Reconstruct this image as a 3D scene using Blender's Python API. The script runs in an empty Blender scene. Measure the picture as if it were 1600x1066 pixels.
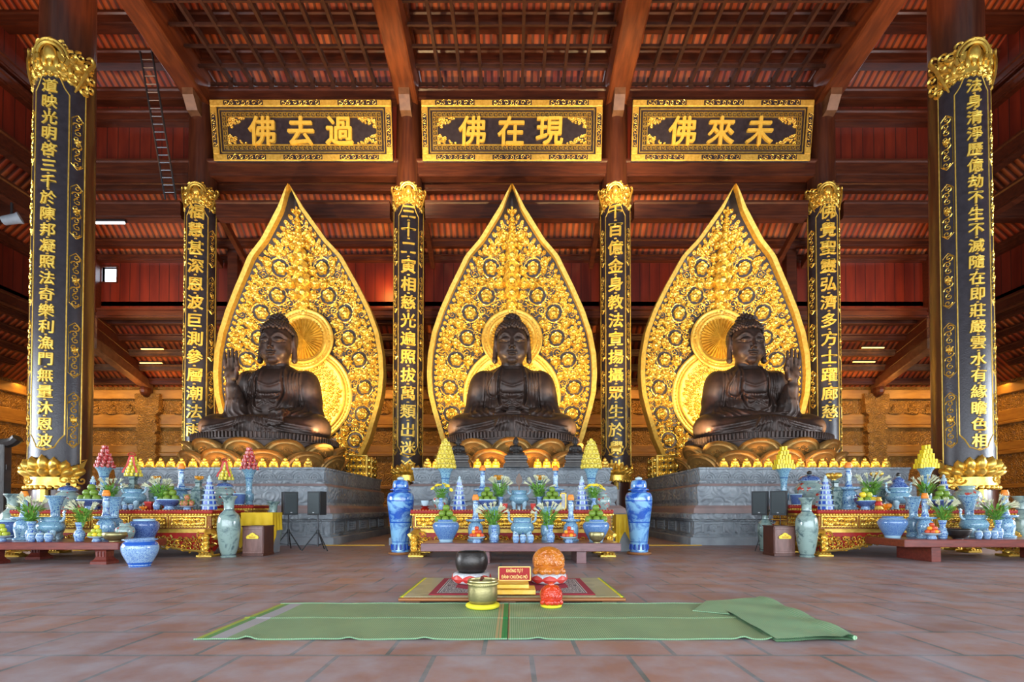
import bpy, math, random
import numpy as np
from mathutils import Vector, Matrix, Euler
C = bpy.context.collection
PI = math.pi
random.seed(7)
# ---------------------------------------------------------------- camera
CAMZ = 1.25
cam_data = bpy.data.cameras.new('camera')
cam = bpy.data.objects.new('camera', cam_data); C.objects.link(cam)
cam.location = (0, 0, CAMZ); cam.rotation_euler = (math.radians(91), 0, 0)
cam_data.sensor_width = 36; cam_data.lens = 18; cam_data.shift_y = 0.155
cam_data.clip_end = 300
S = bpy.context.scene
S.camera = cam
S.view_settings.view_transform = 'Standard'; S.view_settings.look = 'None'
S.view_settings.gamma = 1; S.view_settings.use_curve_mapping = False
S.view_settings.exposure = 0.12
S.cycles.max_bounces = 5; S.cycles.diffuse_bounces = 3; S.cycles.glossy_bounces = 3
S.cycles.use_denoising = True
S.cycles.sample_clamp_indirect = 4
S.cycles.use_light_tree = True
# ---------------------------------------------------------------- world
W = bpy.data.worlds.new('sky'); S.world = W; W.use_nodes = True
bg = W.node_tree.nodes['Background']
bg.inputs[0].default_value = (0.75, 0.85, 1.0, 1)
_n = W.node_tree.nodes; _l = W.node_tree.links                     # the sky is brightest behind the hall
_t = _n.new('ShaderNodeTexCoord'); _s = _n.new('ShaderNodeSeparateXYZ'); _l.new(_t.outputs['Generated'], _s.inputs[0])
_m = _n.new('ShaderNodeMapRange'); _m.inputs[1].default_value = .2; _m.inputs[2].default_value = .8
_m.inputs[3].default_value = .3; _m.inputs[4].default_value = 7.0; _l.new(_s.outputs[1], _m.inputs[0]); _l.new(_m.outputs[0], bg.inputs[1])
# ---------------------------------------------------------------- lights
def area(name, loc, rot, sx, sy, power, col, spread=PI):
    d = bpy.data.lights.new(name, 'AREA'); d.shape = 'RECTANGLE'; d.size = sx; d.size_y = sy
    d.energy = power; d.color = col; d.spread = spread
    o = bpy.data.objects.new(name, d); C.objects.link(o); o.location = loc
    o.rotation_euler = rot; return o
def aim(o, tgt):
    o.rotation_euler = (Vector(tgt) - o.location).to_track_quat('-Z', 'Y').to_euler(); return o
def spot(name, loc, tgt, power, col, angle=60, size=.2, blend=.6):
    d = bpy.data.lights.new(name, 'SPOT'); d.energy = power; d.color = col
    d.spot_size = math.radians(angle); d.spot_blend = blend; d.shadow_soft_size = size
    o = bpy.data.objects.new(name, d); C.objects.link(o); o.location = loc
    return aim(o, tgt)
WARM = (1.0, .70, .32); ORANGE = (1.0, .40, .08); DAY = (.80, .90, 1.0)
# daylight through the open doors behind the camera
area('door_daylight', (0, -6, 3.6), (math.radians(80), 0, 0), 50, 7, 6200, DAY, math.radians(150))
aim(area('side_daylight', (-29, 10, 5), (0, 0, 0), 12, 6, 5200, DAY), (0, 13, 0))
aim(area('side_daylight', (29, 10, 5), (0, 0, 0), 12, 6, 5200, DAY), (0, 13, 0))
for bx in (-10.3, 0, 10.3):
    # floodlights on each plinth: behind the statue's back and to either side, thrown on the gilded halo
    area('halo_lamp', (bx, 23.55, 6.6), (math.radians(90), 0, 0), 1.2, 2.2, 260, WARM)
    for s in (-1, 1):
        spot('halo_spot', (bx + s * 3.45, 19.2, 2.95), (bx + s * 2.3, 25, 10.2), 4600, WARM, 58)
        aim(area('lotus_lamp', (bx + s * 1.5, 18.1, 2.78), (0, 0, 0), 2.8, .12, 70, (1, .46, .10)), (bx + s * 1.5, 19.4, 3.6))
    if bx: spot('statue_spot', (bx - bx / 10.3 * 4.5, 18.9, 2.95), (bx, 22.0, 7.5), 1300, (1, .36, .08), 34)
for x in (-27, -19, -10, 0, 10, 19, 27):
    aim(area('wall_washer', (x, 31.2, 9.0), (0, 0, 0), 6.5, .25, 225, (1, .54, .13)), (x, 33.0, 3.0))
for s in (-1, 1):
    for y in (10, 18, 26):
        aim(area('wall_washer', (s * 28.8, y, 9.0), (0, 0, 0), 6.5, .25, 190, (1, .54, .13)), (s * 30.5, y, 3))
    aim(area('eave_lamp', (s * 20, 31.5, 8.2), (0, 0, 0), 8, .2, 120, ORANGE), (s * 20, 30.5, 11))
for x in (-20, -10.3, 0, 10.3, 20):
    area('roof_lamp', (x, 17.5, 17.2), (math.radians(180), 0, 0), 2.5, 2.5, 430, ORANGE)
    aim(area('clerestory_lamp', (x, 26.2, 12.0), (0, 0, 0), 5, .3, 150, ORANGE), (x, 28.5, 14.5))
area('clerestory_lamp', (-6.9, 27.5, 13.4), (math.radians(95), 0, 0), .8, .8, 60, ORANGE)
for s in (-1, 1):
    spot('column_spot', (s * 13.2, 16.4, 15.5), (s * 15.2, 17.2, 22.0), 600, ORANGE, 40)
    spot('sign_spot', (s * 5.15, 21.5, 16.5), (s * 5.15, 25, 19.5), 1500, (1, .7, .35), 120)
# ---------------------------------------------------------------- image-to-hall measuring
TH = math.radians(1)
def at(px, py, D):
    u = (px - 800) / 800; v = (533 - py) / 800 + .31
    t = D / (math.cos(TH) - v * math.sin(TH))
    return u * t, CAMZ + (math.sin(TH) + v * math.cos(TH)) * t
def zat(py, D): return at(800, py, D)[1]
def xat(px, D, py=795): return at(px, py, D)[0]
# ---------------------------------------------------------------- mesh helpers
def xf(V, loc=(0, 0, 0), rot=(0, 0, 0), sc=1):
    V = np.asarray(V, float) * sc
    if any(rot): V = V @ np.array(Euler(rot).to_matrix()).T
    return V + np.asarray(loc, float)
class MB:
    def __init__(s): s.V = []; s.F = []; s.n = 0
    def add(s, VF, loc=(0, 0, 0), rot=(0, 0, 0), sc=1):
        V, F = VF; V = xf(V, loc, rot, sc); s.V.append(V); n = s.n
        s.F += [tuple(i + n for i in f) for f in F]; s.n += len(V); return s
    def map(s, fn):
        if s.V:
            s.V = [fn(np.concatenate(s.V))]
        return s
    def build(s, name, mat, parent=None, smooth=True, ang=40):
        me = bpy.data.meshes.new(name)
        me.from_pydata(np.concatenate(s.V).tolist(), [], s.F)
        me.materials.append(mat)
        if smooth:
            me.polygons.foreach_set('use_smooth', np.ones(len(me.polygons), bool))
            if ang: me.set_sharp_from_angle(angle=math.radians(ang))
        me.update()
        o = bpy.data.objects.new(name, me); C.objects.link(o)
        if parent: o.parent = parent
        return o
def box(x0, x1, y0, y1, z0, z1, c=0):
    if c <= 0:
        V = [(x, y, z) for x in (x0, x1) for y in (y0, y1) for z in (z0, z1)]
        F = [(0, 1, 3, 2), (4, 6, 7, 5), (0, 4, 5, 1), (2, 3, 7, 6), (0, 2, 6, 4), (1, 5, 7, 3)]
        return np.array(V, float), F
    V = []; idx = {}
    for i, (x, sx) in enumerate(((x0, 1), (x1, -1))):
        for j, (y, sy) in enumerate(((y0, 1), (y1, -1))):
            for k, (z, sz) in enumerate(((z0, 1), (z1, -1))):
                idx[i, j, k] = len(V)
                V += [(x, y + sy * c, z + sz * c), (x + sx * c, y, z + sz * c), (x + sx * c, y + sy * c, z)]
    F = []
    def q(a, b, cc, d): F.append((a, b, cc, d))
    I = lambda i, j, k, a: idx[i, j, k] + a
    q(I(0,0,0,0), I(0,0,1,0), I(0,1,1,0), I(0,1,0,0)); q(I(1,0,0,0), I(1,1,0,0), I(1,1,1,0), I(1,0,1,0))
    q(I(0,0,0,1), I(1,0,0,1), I(1,0,1,1), I(0,0,1,1)); q(I(0,1,0,1), I(0,1,1,1), I(1,1,1,1), I(1,1,0,1))
    q(I(0,0,0,2), I(0,1,0,2), I(1,1,0,2), I(1,0,0,2)); q(I(0,0,1,2), I(1,0,1,2), I(1,1,1,2), I(0,1,1,2))
    for i in (0, 1):
        for j in (0, 1): q(I(i,j,0,0), I(i,j,0,1), I(i,j,1,1), I(i,j,1,0))
        for k in (0, 1): q(I(i,0,k,0), I(i,0,k,2), I(i,1,k,2), I(i,1,k,0))
    for j in (0, 1):
        for k in (0, 1): q(I(0,j,k,1), I(0,j,k,2), I(1,j,k,2), I(1,j,k,1))
    for v in idx.values(): F.append((v, v + 1, v + 2))
    return np.array(V, float), F
def lathe(prof, n=24, sx=1, sy=1, cap=True, a0=0):
    V = []; F = []
    for r, z in prof:
        for i in range(n):
            a = 2 * PI * i / n + a0; V.append((r * math.cos(a) * sx, r * math.sin(a) * sy, z))
    for k in range(len(prof) - 1):
        for i in range(n):
            j = (i + 1) % n; F.append((k * n + i, k * n + j, k * n + n + j, k * n + n + i))
    if cap:
        F.append(tuple(range(n - 1, -1, -1)))
        F.append(tuple((len(prof) - 1) * n + i for i in range(n)))
    return np.array(V, float), F
def smoothprof(pts, k=4):
    """Catmull-Rom through (r, z) points"""
    P = [pts[0]] + list(pts) + [pts[-1]]; out = []
    for i in range(1, len(P) - 2):
        for j in range(k):
            t = j / k; o = []
            for c in range(len(P[0])):
                a, b, cc, d = P[i-1][c], P[i][c], P[i+1][c], P[i+2][c]
                o.append(.5 * (2*b + (cc-a)*t + (2*a-5*b+4*cc-d)*t*t + (3*b-a-3*cc+d)*t**3))
            out.append(tuple(o))
    out.append(tuple(pts[-1])); return out
def sphere(r=1, nu=12, nv=8, c=(0, 0, 0)):
    r = np.ones(3) * r
    prof = [(math.sin(PI * k / nv) if 0 < k < nv else .02, -math.cos(PI * k / nv)) for k in range(nv + 1)]
    V, F = lathe(prof, nu); return V * r + np.array(c, float), F
def tube(pts, r, n=6, closed=False, flat=1.0):
    P = np.asarray(pts, float); m = len(P); R = np.ones(m) * np.asarray(r, float)
    T = (np.roll(P, -1, 0) - np.roll(P, 1, 0)) if closed else np.gradient(P, axis=0)
    T /= np.linalg.norm(T, axis=1)[:, None] + 1e-9
    up = np.array([0, 0, 1.]) if abs(T[:, 2]).mean() < .8 else np.array([0, 1., 0])
    A = np.cross(T, up); A /= np.linalg.norm(A, axis=1)[:, None] + 1e-9; B = np.cross(A, T)
    V = np.concatenate([P[:, None] + R[:, None, None] * (A[:, None] * math.cos(2*PI*i/n) + B[:, None] * math.sin(2*PI*i/n) * flat) for i in range(n)], 1)
    V = V.reshape(-1, 3); F = []
    for k in range(m if closed else m - 1):
        k2 = (k + 1) % m
        for i in range(n):
            j = (i + 1) % n; F.append((k*n+i, k*n+j, k2*n+j, k2*n+i))
    if not closed:
        F.append(tuple(range(n - 1, -1, -1))); F.append(tuple((m-1)*n+i for i in range(n)))
    return V, F
def prism(poly, a0, a1, axis=0):
    """polygon of (p, q) swept along an axis; axis 0: (p,q)=(y,z); 1: (x,z); 2: (x,y)"""
    n = len(poly); V = []
    for a in (a0, a1):
        for p, q in poly: V.append({0: (a, p, q), 1: (p, a, q), 2: (p, q, a)}[axis])
    F = [(i, (i+1) % n, n + (i+1) % n, n + i) for i in range(n)] + [tuple(range(n-1, -1, -1)), tuple(range(n, 2*n))]
    return np.array(V, float), F
def sheet(G):
    m, n = G.shape[:2]
    return G.reshape(-1, 3), [(i*n+j, i*n+j+1, i*n+n+j+1, i*n+n+j) for i in range(m-1) for j in range(n-1)]
# relief pieces in the plane: (x, height-off-surface, z) with the front at negative y
def rosette(R, p=5, dome=.45, nseg=18, ph=0.):
    V = [(0, -dome * R * 1.0, 0)]; F = []
    rings = [(.20, 1.0, .1), (.40, .66, .2), (.56, .96, .10), (.74, .60, .12), (.86, .72, .10), (1.0, .0, .12)]
    for k, (r, h, w) in enumerate(rings):
        for i in range(nseg):
            a = 2*PI*i/nseg; m = 1 + w * math.cos(p * a + ph + k * 2.4)
            V.append((R*r*m*math.cos(a), -dome*R*h, R*r*m*math.sin(a)))
    for i in range(nseg):
        j = (i+1) % nseg; F.append((0, 1+j, 1+i))
        for k in range(len(rings)-1): F.append((1+k*nseg+i, 1+k*nseg+j, 1+(k+1)*nseg+j, 1+(k+1)*nseg+i))
    return np.array(V), F
def spiral(R, turns=1.4, w=.12, hand=1, a0=0., n=16):
    P = []
    for i in range(n):
        t = i / (n-1); a = a0 + hand * turns * 2*PI * t; r = R * (1 - .85*t)
        P.append((r*math.cos(a), -w*R*.5, r*math.sin(a)))
    return tube(P, [w*R*(1-.4*i/(n-1)) for i in range(n)], 4)
def ring(R, w, n=28, m=5): return tube([(R*math.cos(2*PI*i/n), -w*.3, R*math.sin(2*PI*i/n)) for i in range(n)], w, m, True)
# ---------------------------------------------------------------- objects
def empty(name, label, cat, loc=(0, 0, 0), rz=0, group=None):
    o = bpy.data.objects.new(name, None); C.objects.link(o); o.empty_display_size = .1
    o.location = loc; o.rotation_euler = (0, 0, rz); return tag(o, label, cat, group)
def tag(o, label, cat, group=None, kind=None):
    o['label'] = label; o['category'] = cat
    if group: o['group'] = group
    if kind: o['kind'] = kind
    return o
def struct(o): o['kind'] = 'structure'; return o
def dup(root, loc, rz=0, label=None, group=None, sc=1, cat=None):
    def cp(o, par):
        c = o.copy(); C.objects.link(c)
        if par is not None: c.parent = par
        for ch in list(o.children): cp(ch, c)
        return c
    r = cp(root, None); r.location = loc; r.rotation_euler = (0, 0, rz); r.scale = (sc, sc, sc)
    if label: r['label'] = label
    if group: r['group'] = group
    if cat: r['category'] = cat
    return r
PROTO = {}
def inst(kind, builder, loc, label, group=None, rz=0, sc=1):
    if kind not in PROTO:
        r = PROTO[kind] = builder()
        r.location = loc; r.rotation_euler = (0, 0, rz); r.scale = (sc, sc, sc); r['label'] = label
        if group: r['group'] = group
        return r
    return dup(PROTO[kind], loc, rz, label, group, sc)
# ---------------------------------------------------------------- materials
def newmat(name):
    m = bpy.data.materials.new(name); m.use_nodes = True
    return m, m.node_tree.nodes, m.node_tree.links, m.node_tree.nodes['Principled BSDF']
def rgb(c): return (c[0], c[1], c[2], 1)
def coords(N, L, kind='Object', sc=(1, 1, 1)):
    t = N.new('ShaderNodeTexCoord'); mp = N.new('ShaderNodeMapping'); mp.inputs['Scale'].default_value = sc
    L.new(t.outputs[kind], mp.inputs[0]); return mp.outputs[0]
def ramp(N, L, src, stops, mode='LINEAR'):
    r = N.new('ShaderNodeValToRGB'); e = r.color_ramp; e.interpolation = mode
    while len(e.elements) < len(stops): e.elements.new(.5)
    for el, (p, c) in zip(e.elements, stops): el.position = p; el.color = rgb(c)
    L.new(src, r.inputs[0]); return r.outputs[0]
def bump(N, L, src, b, strength=.5, dist=.05):
    n = N.new('ShaderNodeBump'); n.inputs['Strength'].default_value = strength; n.inputs['Distance'].default_value = dist
    L.new(src, n.inputs['Height']); L.new(n.outputs[0], b.inputs['Normal'])
def plain(name, c1, c2=None, rough=.5, metal=0., ns=4., st=(1, 1, 1), bmp=0., bs=25., bd=.02, coat=0., lo=.35, hi=.65, spec=.5):
    m, N, L, b = newmat(name)
    b.inputs['Base Color'].default_value = rgb(c1); b.inputs['Roughness'].default_value = rough
    b.inputs['Metallic'].default_value = metal; b.inputs['Coat Weight'].default_value = coat; b.inputs['Coat Roughness'].default_value = .12
    b.inputs['Specular IOR Level'].default_value = spec
    co = coords(N, L, 'Object', st)
    if c2:
        n = N.new('ShaderNodeTexNoise'); n.inputs['Scale'].default_value = ns; n.inputs['Detail'].default_value = 5
        L.new(co, n.inputs[0]); L.new(ramp(N, L, n.outputs[0], [(lo, c1), (hi, c2)]), b.inputs['Base Color'])
    if bmp:
        n = N.new('ShaderNodeTexNoise'); n.inputs['Scale'].default_value = bs; n.inputs['Detail'].default_value = 4
        L.new(co, n.inputs[0]); bump(N, L, n.outputs[0], b, bmp, bd)
    return m
M = {}
M['column'] = plain('column_wood', (.078, .022, .009), (.045, .012, .006), .33, 0, 3, (3, 3, .25), .15, 8, .02, coat=.25)
M['beam'] = plain('beam_wood', (.085, .021, .008), (.045, .011, .005), .38, 0, 2.5, (.4, 2, 4), .15, 6, .02)
M['beamred'] = plain('tie_beam_wood', (.15, .038, .010), (.075, .018, .006), .4, 0, 2, (3, .3, 3), .15, 6, .02)
M['lattice'] = plain('lattice_wood', (.05, .018, .010), (.03, .011, .007), .5, 0, 3)
M['gold'] = plain('gold', (.90, .60, .12), (.72, .42, .06), .30, .75, 6, bmp=.25, bs=30, bd=.02)
M['goldchar'] = plain('gold_leaf', (.95, .64, .10), (.88, .54, .07), .35, .35, 8)
M['goldrelief'] = plain('gold_relief', (.95, .66, .16), (.78, .47, .07), .27, .82, 4)
M['goldpaint'] = plain('gold_paint', (.80, .52, .10), (.62, .36, .05), .42, .5, 8)
M['brass'] = plain('brass', (.42, .36, .16), (.30, .26, .12), .33, .8, 5, bmp=.1, bs=40)
M['bronze'] = plain('bronze', (.066, .037, .027), (.036, .023, .018), .44, .35, 3, bmp=.12, bs=9, bd=.03)
M['lotusgold'] = plain('lotus_bronze', (.46, .26, .07), (.28, .15, .045), .46, .6, 2.5, bmp=.2, bs=7, bd=.03)
M['board'] = plain('lacquer_board', (.022, .016, .019), (.034, .026, .031), .34, 0, 5, bmp=.25, bs=22, bd=.02)
M['halodark'] = plain('halo_ground', (.05, .045, .06), (.03, .025, .03), .45, .3, 3)
M['red'] = plain('red_lacquer', (.36, .014, .007), (.25, .010, .006), .45, 0, 5, spec=.25)
M['tablered'] = plain('table_wood_red', (.20, .035, .022), (.12, .022, .015), .3, 0, 3, (1, 6, 6), coat=.3)
M['tableviolet'] = plain('table_wood_brown', (.20, .085, .085), (.14, .060, .062), .3, 0, 3, (1, 6, 6), coat=.3)
M['boxwood'] = plain('box_wood', (.22, .105, .085), (.15, .07, .055), .35, 0, 3, (5, 5, 1), coat=.2)
M['boxdark'] = plain('box_wood_dark', (.11, .035, .020), (.07, .022, .014), .35, 0, 3, (5, 5, 1), coat=.2)
M['yellow'] = plain('yellow_cloth', (.85, .55, .015), (.75, .46, .01), .7, 0, 3)
M['yellowpl'] = plain('yellow_plaque', (.90, .66, .03), None, .4)
M['yellowring'] = plain('yellow_cushion_cloth', (.80, .70, .03), (.70, .60, .02), .6, 0, 6)
M['orange'] = plain('orange_wax', (.85, .27, .01), (.75, .20, .01), .45, 0, 6)
M['amber'] = plain('amber_glass', (.75, .33, .02), (.5, .2, .02), .15, 0, 6)
M['black'] = plain('black_plastic', (.018, .020, .022), None, .45)
M['grille'] = plain('speaker_grille', (.035, .045, .047), None, .6, bmp=.4, bs=200, bd=.005)
M['steel'] = plain('dark_steel', (.06, .06, .065), None, .35, .8)
M['cream'] = plain('cream_petal', (.66, .66, .40), (.70, .70, .52), .5, 0, 4)
M['green'] = plain('leaf_green', (.20, .42, .06), (.10, .27, .03), .5, 0, 9)
M['flowery'] = plain('yellow_petal', (.90, .68, .03), None, .5)
M['pomelo'] = plain('pomelo_skin', (.20, .31, .035), (.12, .21, .02), .4, 0, 8, bmp=.1, bs=60, bd=.004)
M['lime'] = plain('lime_skin', (.52, .52, .04), (.38, .44, .04), .4, 0, 6)
M['lemon'] = plain('lemon_skin', (.85, .60, .03), None, .4)
M['apple'] = plain('apple_skin', (.55, .025, .012), (.62, .12, .03), .3, 0, 9)
M['tangerine'] = plain('tangerine_skin', (.88, .34, .02), None, .4)
M['dragonfruit'] = plain('dragon_fruit_skin', (.62, .07, .10), (.40, .22, .06), .45, 0, 14)
M['grape'] = plain('grape_skin', (.06, .02, .07), None, .3)
M['white'] = plain('white_glaze', (.46, .60, .66), None, .18, coat=.4)
M['blue'] = plain('cobalt_glaze', (.015, .06, .36), None, .2, coat=.4)
M['ironblack'] = plain('black_iron', (.030, .026, .024), (.045, .038, .034), .32, .55, 5, bmp=.25, bs=45, bd=.01)
M['fishorange'] = plain('orange_lacquer', (.62, .20, .02), (.45, .12, .012), .28, 0, 6, coat=.5, bmp=.55, bs=11, bd=.04)
M['fishred'] = plain('red_lacquer_carved', (.62, .05, .01), (.45, .02, .008), .25, 0, 6, coat=.5, bmp=.6, bs=24, bd=.02)
M['cushred'] = plain('red_silk', (.50, .020, .016), (.58, .07, .05), .4, 0, 3, spec=.4)
M['cushwhite'] = plain('silver_silk', (.60, .60, .60), (.40, .40, .42), .5, 0, 25)
M['signred'] = plain('sign_red', (.30, .010, .010), None, .5, spec=.2)
M['signyellow'] = plain('sign_yellow', (.85, .52, .12), None, .4)
M['book'] = plain('orange_book_cloth', (.88, .44, .02), (.90, .55, .10), .5, 0, 8)
M['cord'] = plain('yellow_cord', (.75, .45, .04), None, .6)
M['carp'] = plain('bracket_wood', (.16, .075, .035), (.10, .045, .02), .4, 0, 4)
M['brown'] = plain('brown_wood_stand', (.30, .12, .04), None, .45)
M['glow'] = newmat('glare_bar')[0]  # emission for the bar added as glare on the beam
_b = M['glow'].node_tree.nodes['Principled BSDF']; _b.inputs['Emission Color'].default_value = (1, .96, .85, 1); _b.inputs['Emission Strength'].default_value = 6
M['glowor'] = newmat('orange_lamp')[0]
_b = M['glowor'].node_tree.nodes['Principled BSDF']; _b.inputs['Emission Color'].default_value = (1, .42, .06, 1); _b.inputs['Emission Strength'].default_value = 4
def m_planks(name, c1, c2, dark, period, axis):
    m, N, L, b = newmat(name); co = coords(N, L)
    w = N.new('ShaderNodeTexWave'); w.wave_type = 'BANDS'; w.bands_direction = axis; w.wave_profile = 'SAW'
    w.inputs['Scale'].default_value = PI / (10 * period) * 2 / 2; w.inputs['Distortion'].default_value = 0
    L.new(co, w.inputs[0])
    n = N.new('ShaderNodeTexNoise'); n.inputs['Scale'].default_value = 1.2; n.inputs['Detail'].default_value = 5
    mp = N.new('ShaderNodeMapping'); mp.inputs['Scale'].default_value = (2, 2, .3); L.new(co, mp.inputs[0]); L.new(mp.outputs[0], n.inputs[0])
    base = ramp(N, L, n.outputs[0], [(.35, c1), (.65, c2)])
    g = ramp(N, L, w.outputs[0], [(0, (0, 0, 0)), (.07, (1, 1, 1))], 'CONSTANT')
    mx = N.new('ShaderNodeMix'); mx.data_type = 'RGBA'; L.new(g, mx.inputs[0]); mx.inputs[6].default_value = rgb(dark); L.new(base, mx.inputs[7])
    L.new(mx.outputs[2], b.inputs['Base Color']); b.inputs['Roughness'].default_value = .42
    bump(N, L, g, b, .4, .03); return m
M['planks_x'] = m_planks('red_planks', (.15, .019, .007), (.085, .010, .005), (.03, .008, .005), .55, 'X')
M['planks_y'] = m_planks('red_planks_side', (.15, .019, .007), (.085, .010, .005), (.03, .008, .005), .55, 'Y')
def m_tiles(name, axis):
    m, N, L, b = newmat(name); co = coords(N, L)
    w = N.new('ShaderNodeTexWave'); w.bands_direction = axis; w.wave_profile = 'SIN'; w.inputs['Scale'].default_value = .95
    w.inputs['Distortion'].default_value = .15; w.inputs['Detail Scale'].default_value = .2; L.new(co, w.inputs[0])
    n = N.new('ShaderNodeTexNoise'); n.inputs['Scale'].default_value = .7; n.inputs['Detail'].default_value = 3; L.new(co, n.inputs[0])
    base = ramp(N, L, n.outputs[0], [(.4, (.24, .030, .005)), (.6, (.36, .080, .012)), (.72, (.17, .018, .004))])
    g = ramp(N, L, w.outputs[0], [(.25, (.25, .25, .25)), (.45, (1, 1, 1))])
    mx = N.new('ShaderNodeMix'); mx.data_type = 'RGBA'; mx.blend_type = 'MULTIPLY'; mx.inputs[0].default_value = 1
    L.new(base, mx.inputs[6]); L.new(g, mx.inputs[7]); L.new(mx.outputs[2], b.inputs['Base Color'])
    b.inputs['Roughness'].default_value = .6; bump(N, L, w.outputs[0], b, .6, .08); return m
M['tiles_x'] = m_tiles('roof_tiles', 'X'); M['tiles_y'] = m_tiles('roof_tiles_side', 'Y')
def m_floor():
    m, N, L, b = newmat('terracotta_floor'); co = coords(N, L)
    t = N.new('ShaderNodeTexBrick'); t.offset = .5; t.inputs['Scale'].default_value = 1
    t.inputs['Brick Width'].default_value = .82; t.inputs['Row Height'].default_value = .82
    t.inputs['Mortar Size'].default_value = .022; t.inputs['Mortar Smooth'].default_value = .2; t.inputs['Bias'].default_value = -.1
    t.inputs['Color1'].default_value = rgb((.33, .170, .130)); t.inputs['Color2'].default_value = rgb((.24, .135, .120)); t.inputs['Mortar'].default_value = rgb((.085, .115, .115))
    mp = N.new('ShaderNodeMapping'); mp.inputs['Location'].default_value = (.657, .534, 0); L.new(co, mp.inputs[0]); L.new(mp.outputs[0], t.inputs[0])
    n = N.new('ShaderNodeTexNoise'); n.inputs['Scale'].default_value = 1.6; n.inputs['Detail'].default_value = 8; n.inputs['Roughness'].default_value = .65; L.new(co, n.inputs[0])
    f = ramp(N, L, n.outputs[0], [(.38, (0, 0, 0)), (.68, (.8, .8, .8))])
    mx = N.new('ShaderNodeMix'); mx.data_type = 'RGBA'; L.new(f, mx.inputs[0]); L.new(t.outputs[0], mx.inputs[6]); mx.inputs[7].default_value = rgb((.34, .32, .35))
    L.new(mx.outputs[2], b.inputs['Base Color'])
    rr = N.new('ShaderNodeMapRange'); rr.inputs[3].default_value = .34; rr.inputs[4].default_value = .6; L.new(n.outputs[0], rr.inputs[0]); L.new(rr.outputs[0], b.inputs['Roughness'])
    mh = N.new('ShaderNodeMath'); mh.operation = 'MULTIPLY_ADD'; L.new(t.outputs[1], mh.inputs[0]); mh.inputs[1].default_value = -1.0; L.new(n.outputs[0], mh.inputs[2])
    bump(N, L, mh.outputs[0], b, .35, .012); return m
M['floor'] = m_floor()
def m_carved(name, c1, c2, sc, strength, rough=.55, metal=0, st=(1, 1, 1), dist=.06):
    m, N, L, b = newmat(name); co = coords(N, L, 'Object', st)
    n0 = N.new('ShaderNodeTexNoise'); n0.inputs['Scale'].default_value = sc * .7; n0.inputs['Detail'].default_value = 2; L.new(co, n0.inputs[0])
    mxv = N.new('ShaderNodeMix'); mxv.data_type = 'VECTOR'; mxv.inputs[0].default_value = .18
    L.new(co, mxv.inputs[4]); L.new(n0.outputs[1], mxv.inputs[5])
    w = N.new('ShaderNodeTexWave'); w.wave_type = 'RINGS'; w.rings_direction = 'SPHERICAL'; w.inputs['Scale'].default_value = 2.2; w.inputs['Distortion'].default_value = 3
    v = N.new('ShaderNodeTexVoronoi'); v.inputs['Scale'].default_value = sc; L.new(mxv.outputs[1], v.inputs[0])
    sn = N.new('ShaderNodeMath'); sn.operation = 'SINE'; ml = N.new('ShaderNodeMath'); ml.operation = 'MULTIPLY'; ml.inputs[1].default_value = 22
    L.new(v.outputs[0], ml.inputs[0]); L.new(ml.outputs[0], sn.inputs[0])
    n = N.new('ShaderNodeTexNoise'); n.inputs['Scale'].default_value = sc * .8; n.inputs['Detail'].default_value = 6; L.new(co, n.inputs[0])
    L.new(ramp(N, L, n.outputs[0], [(.35, c1), (.65, c2)]), b.inputs['Base Color'])
    b.inputs['Roughness'].default_value = rough; b.inputs['Metallic'].default_value = metal
    bump(N, L, sn.outputs[0], b, strength, dist); return m
M['stone'] = m_carved('grey_carved_stone', (.28, .31, .33), (.19, .21, .23), 2.6, .5, dist=.04)
M['stoneplain'] = plain('grey_stone', (.30, .33, .35), (.21, .23, .25), .55, 0, 2, bmp=.2, bs=14)
M['stonered'] = plain('reddish_stone', (.30, .20, .18), (.22, .16, .15), .5, 0, 2, bmp=.2, bs=14)
M['wallgold'] = m_carved('carved_sandstone', (.33, .165, .030), (.23, .11, .022), 4.2, .7, .5, .1, dist=.05)
M['wallplain'] = plain('plain_sandstone', (.37, .185, .034), (.26, .12, .024), .5, .1, 1.2, (1, 1, 4), bmp=.3, bs=3)
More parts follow.
